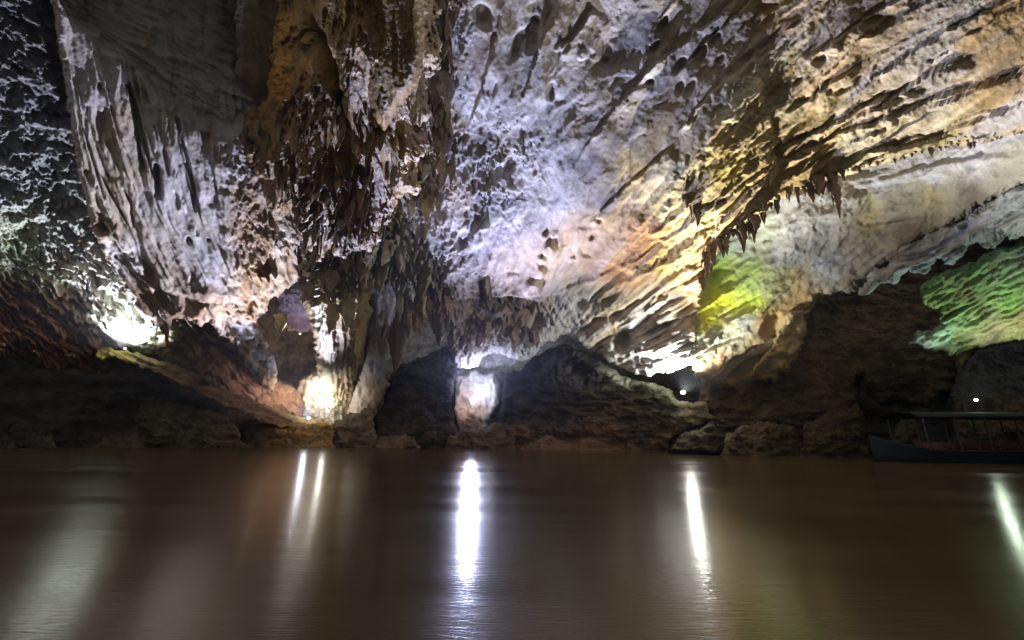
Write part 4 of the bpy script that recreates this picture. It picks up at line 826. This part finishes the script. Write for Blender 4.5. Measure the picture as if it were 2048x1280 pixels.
t = floodlight(945,805,46.6,.20, atv(1150,0,14)-Vector((0,0,.5)), 118000, VIO, 74, 260, "dazzling central floodlight in front of the white pillar in the niche", blend=1.0, soft=.12)
add_spill(t, 0, -1.2, 1.4, 800, (.8,.84,1.0), aim=(0,1,.25), cone=150); add_spill(t, .6, -1.3, 1.6, 1800, VIO, aim=(.1,.1,1), cone=130)
t = floodlight(1366,785,35.2,.17, atv(1640,120,15)-Vector((0,0,1)), 52000, (1.0,.95,.86), 80, 900, "bright floodlight on the rim of the dark wall, below the yellow-green slab", blend=1.0, soft=.15)
add_spill(t, -.6, -.3, .8, 7000, (.86,.92,1.0), aim=(-.5,.45,1), cone=120); add_spill(t, .4, -.8, 1.2, 5200, (1,1,.9), aim=(.55,-.15,1), cone=86)
t = floodlight(1952,800,27.6,.10, atv(1950,560,25.5), 2400, GRN, 100, 420, "small greenish floodlight near the right edge", soft=.1)
t = floodlight(250,697,34.8,.08, atv(20,230,17), 34000, (.84,.86,1.0), 74, 20, "floodlight on the slanting ledge in front of the whitened left wall", soft=.1, blend=1)
add_spill(t, -.2, -.5, .9, 6000, (.90,1.0,.90), .15, aim=(-.1,.5,1), cone=140)
t = floodlight(617,836,42.6,.12, atv(290,200,17), 60000, WRM, 76, 350, "left lamp of the pair above the golden brown bank", blend=1, soft=.12)
add_spill(t, -1.5, -.6, 1.2, 500, (1.0,.8,.6), aim=(-.4,.6,1), cone=150)
t = floodlight(655,822,44.0,.12, atv(640,740,46), 1000, WHT, 130, 250, "right lamp of the pair, close against the white flowstone", soft=.12)
add_spill(t, -.3, -2.4, .2, 1000, WHT, aim=(-.4,1.8,1.5), cone=150)
ht = floodlight(600, 668, 36.6, .07, atv(590,610,37.5), 60, (.62,.55,1.0), 110, 3, "tiny violet lamp tucked under the violet hollow", soft=.05)
add_spill(ht, 0, 0, 0, 500, (.62,.55,1.0), .1, aim=(0,.5,1), cone=110)

# ------------------------------------------------------------------ tour boat resting at the right
def boat():
    Y = 26.0; b0 = at(1750, 900, Y); x0 = float(b0[0]); L_ = 17.0
    t = empty("tour_boat", (x0, Y, 0)); tag(t, "long dark blue river boat with flat canopy and red seats at the right edge", "boat")
    mh = plain("boat_hull_paint", (.008,.016,.024), .5); mr = plain("boat_canopy_paint", (.02,.025,.032), .8); mi = plain("boat_seat_paint", (.07,.014,.01), .6); mp = plain("boat_post_paint", (.02,.02,.024), .5)
    n = 40; V = []; F = []; prof_ = [(0,-.25),(.62,-.2),(.9,.15),(1.0,.62),(1.04,.66),(.96,.7),(.9,.62),(.8,.2),(0,.15)]
    for k in range(n+1):
        s_ = k/n; x = s_*L_
        wd = 1.15*(1-(1-min(1, s_/.28))**2.2)*(1-0.25*max(0, (s_-.8)/.2)**2)+.03; rise = .75*(1-min(1, s_/.2))**2
        for a, z in prof_: V.append((x-rise*.3, -a*wd, z*1.05+rise*(.4+z)))
        for a, z in prof_[::-1]: V.append((x-rise*.3, a*wd, z*1.05+rise*(.4+z)))
    m2 = 2*len(prof_)
    for k in range(n):
        for j in range(m2-1): a = k*m2+j; F.append((a, a+1, a+m2+1, a+m2))
    mesh_obj("hull", V, F, mh, t)
    def boxes(name, bs, mat):
        V = []; F = []
        for (x0_,x1_,y0_,y1_,z0_,z1_) in bs:
            k = len(V)
            for x in (x0_,x1_):
                for y in (y0_,y1_):
                    for z in (z0_,z1_): V.append((x,y,z))
            for f in ((0,1,3,2),(4,6,7,5),(0,4,5,1),(2,3,7,6),(0,2,6,4),(1,5,7,3)): F.append(tuple(k+i for i in f))
        return mesh_obj(name, V, F, mat, t, smooth=False)
    V = []; F = []                                            # cambered canopy
    for k in range(25):
        x = 1.8+k/24*13.6
        for a, z in [(-1.3,2.5),(-1.34,2.62),(-.9,2.80),(0,2.88),(.9,2.80),(1.34,2.62),(1.3,2.5),(.9,2.68),(0,2.76),(-.9,2.68)]: V.append((x, a, z+.05*math.sin(k/24*math.pi)))
    for k in range(24):
        for j in range(10): a = k*10+j; b = k*10+(j+1) % 10; F.append((a, b, b+10, a+10))
    mesh_obj("canopy", V, F, mr, t)
    for k in range(8):
        for sy in (-1, 1):
            x = 2.2+k*1.8; boxes("post", [(x,x+.06,sy*1.16-.03,sy*1.16+.03,.66,2.55)], mp)
    for k in range(11):
        x = 2.9+k*1.1; o = boxes("seat", [(x,x+.45,-.85,.85,.5,.58),(x+.42,x+.48,-.85,.85,.58,1.15),(x+.05,x+.1,-.8,-.72,.1,.5),(x+.05,x+.1,.72,.8,.1,.5)], mi)
boat()

def haze():  # thin volume added to give the lamps a bluish halo
    V = [(x, y, z) for x in (-60, 60) for y in (-6, 62) for z in (-3.6, 34)]
    F = [(0,1,3,2),(4,6,7,5),(0,4,5,1),(2,3,7,6),(0,2,6,4),(1,5,7,3)]
    m = bpy.data.materials.new("halo_haze"); m.use_nodes = True; nt = m.node_tree; nt.nodes.remove(nt.nodes['Principled BSDF'])
    v = nt.nodes.new('ShaderNodeVolumePrincipled'); v.inputs['Color'].default_value = (.8,.85,1,1); v.inputs['Density'].default_value = 0.00016; v.inputs['Anisotropy'].default_value = .55
    nt.links.new(v.outputs[0], nt.nodes['Material Output'].inputs['Volume'])
    o = mesh_obj("haze", V, F, m, smooth=False); tag(o, None, None, kind='stuff')
haze()
